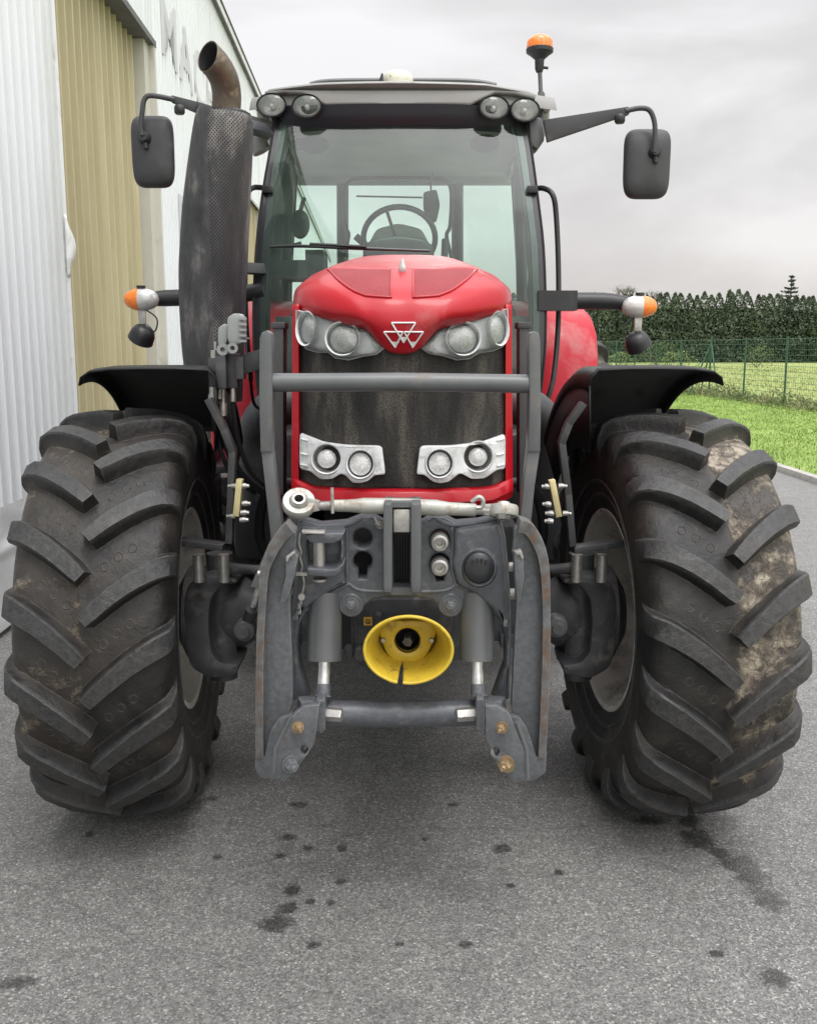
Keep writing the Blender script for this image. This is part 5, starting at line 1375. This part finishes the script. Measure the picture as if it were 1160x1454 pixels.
# ------------------------------------------------------------------ shed
def WX(y): return -2.185-.041*y
wd = Vector((-.041, 1, 0)).normalized(); wn = Vector((1, .041, 0)).normalized()
def wp(y, z, out=0): return Vector((WX(y), y, z)) + wn*out
shed = empty('metal_shed', (WX(12), 12, 0), 'long white corrugated metal shed with yellowed translucent doors along the left', 'shed')
def cladding(name, y0, y1, z0, z1, pitch, depth, out, mat, parent=shed, dents=False, shape=(.0, .18, .30, .62, .74)):
    m = MB(); ys = []
    n = int((y1-y0)/pitch)+1
    for k in range(n):
        for fr_, d in ((shape[0], 0), (shape[1], 0), (shape[2], 1), (shape[3], 1), (shape[4], 0)):
            yy = y0+(k+fr_)*pitch
            if yy <= y1: ys.append((yy, d))
    ys.append((y1, ys[-1][1]))
    nz = 14 if dents else 3
    rows = []
    for j in range(nz+1):
        z = z0+(z1-z0)*j/nz; r = []
        for yy, d in ys:
            o = out + d*depth
            if dents: o += .02*noise.noise(Vector((yy*2.2, z*1.7, 0)))*max(0, 1-z/1.6)
            else: o += .006*noise.noise(Vector((yy*.9, z*.6, 3)))
            r.append(wp(yy, z, o))
        rows.append(r)
    m.grid(rows); return m.build(name, mat, parent, ang=20, recalc=False, weld=False)
cladding('wall', 10.45, 17.2-1.9, 0, 6.5, .14, .045, -.01, WSHED)
cladding('wall', 20.4, 57, 0, 6.5, .14, .045, -.01, WSHED)
cladding('wall', 15.3, 20.4, 4.38, 6.5, .14, .045, -.01, WSHED)
cladding('wall', 7.05, 10.45, 4.68, 6.5, .14, .045, -.01, WSHED)
cladding('wall', -6, 7.05, .70, 6.5, .155, .042, .02, WSHED, dents=False)
# doors
dy = cladding('door', 7.0, 10.2, .0, 4.72, .20, .065, -.18, YSHEET, shape=(0, .42, .50, .66, .74)); dy['label'] = 'tall yellowed translucent corrugated door'
d2 = cladding('door', 15.3, 20.4, .0, 4.42, .20, .065, -.14, YSHEET, shape=(0, .42, .50, .66, .74))
m = MB()
def wallbox(y0, y1, z0, z1, o0, o1): 
    vs = [wp(y, z, o) for y in (y0, y1) for z in (z0, z1) for o in (o0, o1)]
    m.add(vs, [(0, 1, 3, 2), (4, 6, 7, 5), (0, 4, 5, 1), (2, 3, 7, 6), (0, 2, 6, 4), (1, 5, 7, 3)])
wallbox(10.2, 10.45, 0, 4.66, -.16, -.02); wallbox(10.42, 10.50, 0, 4.66, -.16, .034); m.build('door_jamb', BEIGE, shed)
m = MB(); wallbox(7.05, 10.52, 4.66, 4.72, -.16, .04); m.build('door_lintel', GALV, shed)
m = MB(); wallbox(7.0, 7.07, .0, 6.5, -.2, .062); m.build('corner_flashing', TRIM, shed)
# dented base flashing, near section
m = MB(); rows = []
for j in range(25):
    z = .04+.70*j/24; r = []
    for i in range(160):
        y = -6+13.05*i/159
        o = .070+.014*noise.noise(Vector((y*2.6, z*3.4, 1)))+.010*noise.noise(Vector((y*7, z*8, 2)))
        if abs(z-.48) < .03: o += .012
        r.append(wp(y, z+.012*noise.noise(Vector((y*2, 0, 5))), o))
    rows.append(r)
m.grid(rows); m.build('base_flashing', TRIM, shed, ang=60)
m = MB(); wallbox(-6, 7.05, 0.0, .06, -.05, .05); wallbox(10.5, 57, 0.0, .05, -.05, .04); m.build('plinth', GALV, shed)
# torn sheet edge by the door
m = MB(); rows = []
for j in range(17):
    t = j/16; z = 2.14+.42*(1-t)
    bul = math.sin(math.pi*t)**2
    rows.append([wp(6.98, z, .07), wp(7.02+.02*bul, z, .075+.01*bul), wp(7.05+.03*bul, z, .065+.045*bul)])
m.grid(rows); m.build('bent_sheet', TRIM, shed, ang=60, solid=.003)
m = MB(); wallbox(7.055, 7.085, 2.05, 2.45, .0, .058); m.build('sheet_gap', GALV, shed)
# eaves
m = MB(); wallbox(-6, 57, 6.46, 6.60, .03, .075); m.build('eaves_trim', TRIM, shed)
m = MB(); wallbox(-6, 57, 6.42, 6.455, .035, .09); m.build('gutter_line', GALV, shed)
# roof and far end so that the shed has depth
m = MB(); a, b, c_, d_ = wp(-6, 6.6, .1), wp(57, 6.6, .1), wp(57, 8.6, -14), wp(-6, 8.6, -14); m.add([a, b, c_, d_], [(0, 1, 2, 3)]); m.add([wp(57, 0, 0), wp(57, 6.55, 0), wp(57, 8.6, -14), wp(57, 0, -14)], [(0, 1, 2, 3)]); m.build('shed_roof', GALV, shed)
# faded lettering on the wall
def text_on_wall(t, y, z, size, mat, sx=1.0, name='lettering'):
    cu = bpy.data.curves.new('txt', 'FONT'); cu.body = t; cu.size = size; cu.extrude = .001; cu.offset = .012; cu.space_character = 1.08
    ob = bpy.data.objects.new('txt', cu); me = bpy.data.meshes.new_from_object(ob)
    m = MB(); base = wp(y, z, .0375)
    m.add([base + wd*(q.co.x*sx) + Vector((0, 0, q.co.y)) + wn*q.co.z for q in me.vertices], [tuple(p.vertices) for p in me.polygons])
    bpy.data.objects.remove(ob); bpy.data.curves.remove(cu); bpy.data.meshes.remove(me)
    return m.build(name, mat, shed, flat=True)
text_on_wall('MACH', 10.75, 4.72, .95, LETTER, 1.35)
text_on_wall('P', 11.4, 2.75, .9, LETTER, 1.0)
# downpipe
m = MB(); wallbox(20.4, 20.5, 0, 4.4, -.1, .04); wallbox(15.22, 15.30, 0, 4.4, -.1, .04); m.build('door_frame', BEIGE, shed)

# ------------------------------------------------------------------ fence
fx = lambda y: 10.15-.07*(y-26.2)
fence = empty('wire_fence', (fx(30), 30, 0), 'green wire mesh fence on thin green posts along the grass', 'fence')
posts = [15.4, 18.1, 20.8, 23.5, 26.2, 28.9, 31.6, 34.3, 37.0, 39.7, 42.4, 45.1, 47.8, 50.5, 53.2]
for i, y in enumerate(posts):
    m = MB(); m.tube([(fx(y), y, .0), (fx(y)+random.uniform(-.03, .03), y, 1.92)], .028, 10); m.build('post', FGREEN, fence)
for dx, dyy in ((0, -1.0), (0, 1.0), (-.7, 0)):
    m = MB(); m.tube([(fx(31.6), 31.6, 1.75), (fx(31.6)+dx, 31.6+dyy, .0)], .024, 8); m.build('brace', FGREEN, fence)
m = MB()
for k in range(13):
    z = .12+k*.145; m.tube([(fx(y), y, z+.01*noise.noise(Vector((y, z, 0)))) for y in posts], .0055 if k < 12 else .008, 4)
y = posts[0]
while y < 44:
    m.tube([(fx(y), y, .1), (fx(y), y, 1.87)], .003, 3); y += .12
m.build('wire_mesh', FGREEN, fence, weld=False, recalc=False)

# ------------------------------------------------------------------ vegetation helpers
def leaves(name, pts, mat, parent=None, size=.08, seed=1, up=0.0, tonef=None, thin=.5, label=None, origin=None, jit=.3):
    rng = random.Random(seed); vs = []; fs = []; tn = []
    for p in pts:
        s = size*rng.uniform(.6, 1.4); a = rng.uniform(0, 6.283); b = rng.uniform(-1, 1)
        d = Vector((math.cos(a)*math.sqrt(1-b*b), math.sin(a)*math.sqrt(1-b*b), b+up)).normalized()
        n = d.cross(Vector((rng.uniform(-1, 1), rng.uniform(-1, 1), rng.uniform(-1, 1)))).normalized()
        o = len(vs); p = Vector(p)
        vs += [p-d*s*.5, p+n*s*thin*.5, p+d*s*.6, p-n*s*thin*.5]; fs.append((o, o+1, o+2, o+3))
        t = (tonef(p) if tonef else .5)+rng.uniform(-jit, jit); tn += [min(1, max(0, t))]*4
    m = MB(); m.v = vs; m.f = fs
    o = m.build(name, mat, parent, weld=False, recalc=False, flat=True, origin=origin)
    a = o.data.attributes.new('tone', 'FLOAT', 'POINT'); a.data.foreach_set('value', tn)
    return o
# conifer hedge, one mass of upright cypress spires
rng = random.Random(3); pts = []; HY = 100
def hedge_top(x): return 6.7+.55*noise.noise(Vector((x*.11, 0, 0)))+.35*noise.noise(Vector((x*.5, 0, 7)))
x = -45.0; cells = []
while x < 110:
    cells.append((x, rng.uniform(.7, 1.2), hedge_top(x)+rng.choice([-.1, 0, .05, .1, .3])+rng.uniform(-.08, .08), rng.uniform(-.7, .7))); x += rng.uniform(.5, 1.0)
for (cx_, w_, h_, oy) in cells:
    nleaf = 1150 if 10 < cx_ < 55 else 420
    for _ in range(nleaf):
        z = h_*rng.random()**.85; a = rng.uniform(-1.6, 1.6)
        rr = w_*(1-(z/h_)**4.5)*(.85+.5*noise.noise(Vector((cx_+a*2, z*1.3, 0))))+.05
        pts.append((cx_+rr*math.sin(a), HY+oy-rr*math.cos(a)*1.0, z+.1))
hedge = leaves('conifer_hedge', pts, LEAFH, None, .25 , 5, up=.4, tonef=lambda p: .40+.45*noise.noise(p*.5)+.15*(p.z/7-.5), thin=.6, jit=.16)
tag(hedge, 'tall dark green conifer hedge running along the far side of the meadow', 'hedge')
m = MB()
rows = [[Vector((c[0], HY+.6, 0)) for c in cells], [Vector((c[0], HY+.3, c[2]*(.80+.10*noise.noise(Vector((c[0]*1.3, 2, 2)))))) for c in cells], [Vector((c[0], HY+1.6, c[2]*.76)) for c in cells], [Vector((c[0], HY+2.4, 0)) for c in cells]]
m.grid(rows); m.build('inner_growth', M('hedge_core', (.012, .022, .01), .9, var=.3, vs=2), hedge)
# trees showing over the hedge
def conifer_tree(x, y, h, label):
    t = empty('conifer_tree', (x, y, 0), label, 'tree')
    m = MB(); m.tube([(x, y, 0), (x, y, h)], [.22, .03], 8); m.build('trunk', BARK, t)
    pts = []; rg = random.Random(int(x*10)); 
    z = h*.30
    while z < h-.1:
        L_ = (h-z)*.42+.15
        for k in range(7):
            a = rg.uniform(0, 6.28); l = L_*rg.uniform(.6, 1.1)
            for q in range(16):
                u = rg.random(); pts.append((x+math.cos(a)*l*u, y+math.sin(a)*l*u, z+.15*l*u+rg.uniform(-.08, .06)))
        z += .42
    leaves('crown', pts, LEAFH, t, .30, 4, tonef=lambda p: .3)
conifer_tree(41.4, 107, 9.3, 'small conifer tip standing above the hedge at the far right')
def bare_tree(x, y, h, label):
    t = empty('bare_tree', (x, y, 0), label, 'tree'); m = MB(); rg = random.Random(int(x*7)); tips = []
    def br(p, d, l, r, n):
        e = p+d*l; m.tube([p, e], [r, r*.6], 5)
        if n == 0: tips.append(e); return
        for _ in range(3):
            nd = (d+Vector((rg.uniform(-.8, .8), rg.uniform(-.8, .8), rg.uniform(-.1, .5)))).normalized(); br(e, nd, l*.68, r*.6, n-1)
    br(Vector((x, y, 0)), Vector((0, 0, 1)), h*.38, .18, 5)
    m.build('trunk', BARK, t, weld=False)
    leaves('crown', [p+Vector((rg.uniform(-.3, .3), rg.uniform(-.3, .3), rg.uniform(-.3, .3))) for p in tips for _ in range(2)], LEAFH, t, .13, 3, tonef=lambda p: .5)
bare_tree(24.0, 112, 7.9, 'thin leaf-shedding tree rising behind the hedge beside the indicator lamp')
bare_tree(27.6, 114, 7.8, 'faint bare-topped tree behind the hedge, right of the indicator lamp')
# bushes along the fence and in the meadow
def shrub(px, py, Y, w, h, label, mat=LEAFS, n=900):
    c = W(px, py, Y); x = c.x
    t = empty('shrub', (x, Y, 0.05), label, 'shrub'); rg = random.Random(int(px)); pts = []
    m = MB()
    for k in range(7):
        a = rg.uniform(0, 6.28); m.tube([(x, Y, .05), (x+math.cos(a)*w*.3, Y+math.sin(a)*w*.3, h*.7)], [.02, .008], 5)
    m.build('stem', BARK, t)
    for _ in range(n):
        a = rg.uniform(0, 6.28); u = rg.random()**.5; z = rg.random()
        rr = w*.5*u*(math.sin(math.pi*min(1, z*.75+.2))**.7)*(1+.5*noise.noise(Vector((math.cos(a)*2+px, math.sin(a)*2, z*3))))
        pts.append((x+math.cos(a)*rr, Y+math.sin(a)*rr, .1+z*h*(1+.25*noise.noise(Vector((a, px, 0))))))
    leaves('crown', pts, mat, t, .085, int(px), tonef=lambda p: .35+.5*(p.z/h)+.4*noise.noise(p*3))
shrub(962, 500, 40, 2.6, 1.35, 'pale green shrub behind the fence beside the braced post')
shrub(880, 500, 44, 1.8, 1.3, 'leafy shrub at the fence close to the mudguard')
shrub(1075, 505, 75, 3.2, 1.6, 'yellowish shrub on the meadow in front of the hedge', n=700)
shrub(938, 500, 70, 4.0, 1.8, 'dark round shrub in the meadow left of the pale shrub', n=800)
# weeds at the fence foot: stuff
pts = []; rg = random.Random(9)
for _ in range(15000):
    y = 15+30*rg.random()**1.1; amp = max(.12, .36+.38*noise.noise(Vector((y*.55, 0, 0)))+.25*noise.noise(Vector((y*2, 1, 0))))
    x = fx(y)+rg.gauss(.05, .28); pts.append((x, y, .05+amp*rg.random()**1.5*max(.15, 1-abs(x-fx(y))*1.1)))
w_ = leaves('weeds', pts, LEAFW, None, .10, 11, up=.9, tonef=lambda p: .45+.7*noise.noise(p*.9), thin=.28)
tag(w_, 'rough weeds and long grass growing along the foot of the wire fence', 'weeds', kind='stuff')
pts = []
for _ in range(42000):
    y = 9.5+26*rg.random()**1.4; x = KX+.13+(fx(y)-KX-.1)*rg.random(); pts.append((x, y, .07+.03*rg.random()))
g_ = leaves('grass', pts, LEAFG, None, .055, 12, up=1.2, tonef=lambda p: .5+.6*noise.noise(p*.8), thin=.25)
tag(g_, 'short bright green lawn grass between the kerb and the fence', 'grass', kind='stuff')
pts = []
for _ in range(16000):
    y = 20+60*rg.random()**1.3; x = fx(y)+.3+22*rg.random(); pts.append((x, y, .06+.05*rg.random()))
g2 = leaves('meadow_grass', pts, leaf_mat('meadow_blades', (.20, .26, .07), (.36, .39, .16)), None, .16, 13, up=1.2, tonef=lambda p: .5+.8*noise.noise(p*.3), thin=.22)
tag(g2, 'longer meadow grass beyond the wire fence', 'grass', kind='stuff')

# ------------------------------------------------------------------ sky, sun, camera
SUN_EL, SUN_AZ = R(68), R(160)
w = bpy.data.worlds.new('World'); sc.world = w; w.use_nodes = True; nt = w.node_tree; bg = nt.nodes['Background']
sky = nt.nodes.new('ShaderNodeTexSky'); sky.sky_type = 'NISHITA'; sky.sun_disc = False; sky.sun_elevation = SUN_EL; sky.sun_rotation = SUN_AZ
tc = nt.nodes.new('ShaderNodeTexCoord'); sx = nt.nodes.new('ShaderNodeSeparateXYZ'); nt.links.new(tc.outputs['Generated'], sx.inputs[0])
mp = nt.nodes.new('ShaderNodeMapping'); mp.inputs['Scale'].default_value = (1.2, 1.2, 3.4); nt.links.new(tc.outputs['Generated'], mp.inputs[0])
cl = nn(nt, 'ShaderNodeTexNoise', Scale=1.7, Detail=6.0, Roughness=.5, Distortion=.35); nt.links.new(mp.outputs[0], cl.inputs['Vector'])
K = 1/.12
c1 = ramp(nt, cl.outputs['Fac'], [(.36, (.60, .59, .60)), (.48, (.70, .695, .695)), (.60, (.86, .86, .865))])
g = ramp(nt, sx.outputs[2], [(.0, (.97, .93, .89)), (.16, (.90, .885, .885)), (.35, (1.0, 1.0, 1.01)), (.6, (1.9, 1.9, 1.93)), (1.0, (2.9, 2.9, 2.95))])
c2 = mixc(nt, 1, c1, g, 'MULTIPLY')
# extra sky brightness added behind the camera, out of view, to light the tractor's front
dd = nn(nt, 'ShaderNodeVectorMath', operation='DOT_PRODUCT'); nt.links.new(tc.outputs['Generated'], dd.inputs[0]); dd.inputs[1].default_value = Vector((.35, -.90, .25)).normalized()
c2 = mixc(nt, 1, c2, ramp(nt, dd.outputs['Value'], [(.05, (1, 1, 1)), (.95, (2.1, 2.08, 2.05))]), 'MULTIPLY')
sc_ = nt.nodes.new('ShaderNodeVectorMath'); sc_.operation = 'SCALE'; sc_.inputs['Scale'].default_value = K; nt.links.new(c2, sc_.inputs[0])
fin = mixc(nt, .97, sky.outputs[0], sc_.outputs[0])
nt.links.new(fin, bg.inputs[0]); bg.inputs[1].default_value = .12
sl = bpy.data.lights.new('sun', 'SUN'); sl.energy = 1.0; sl.angle = R(20); sl.color = (1, .965, .92)
so = bpy.data.objects.new('sun', sl); col.objects.link(so)
dirv = Vector((math.cos(SUN_EL)*math.sin(SUN_AZ), math.cos(SUN_EL)*math.cos(SUN_AZ), math.sin(SUN_EL)))
so.rotation_euler = dirv.to_track_quat('Z', 'Y').to_euler(); so.location = (0, 0, 30)
cam = bpy.data.cameras.new('camera'); co = bpy.data.objects.new('camera', cam); col.objects.link(co)
co.location = (0, 0, H); co.rotation_euler = (math.pi/2-PITCH, 0, 0); cam.sensor_fit = 'HORIZONTAL'; cam.sensor_width = 36; cam.lens = F/1160*36; cam.clip_end = 2000; cam.clip_start = .05
sc.camera = co
sc.view_settings.view_transform = 'Standard'; sc.view_settings.look = 'None'; sc.view_settings.gamma = 1; sc.view_settings.exposure = .22
sc.cycles.max_bounces = 8; sc.cycles.transparent_max_bounces = 12
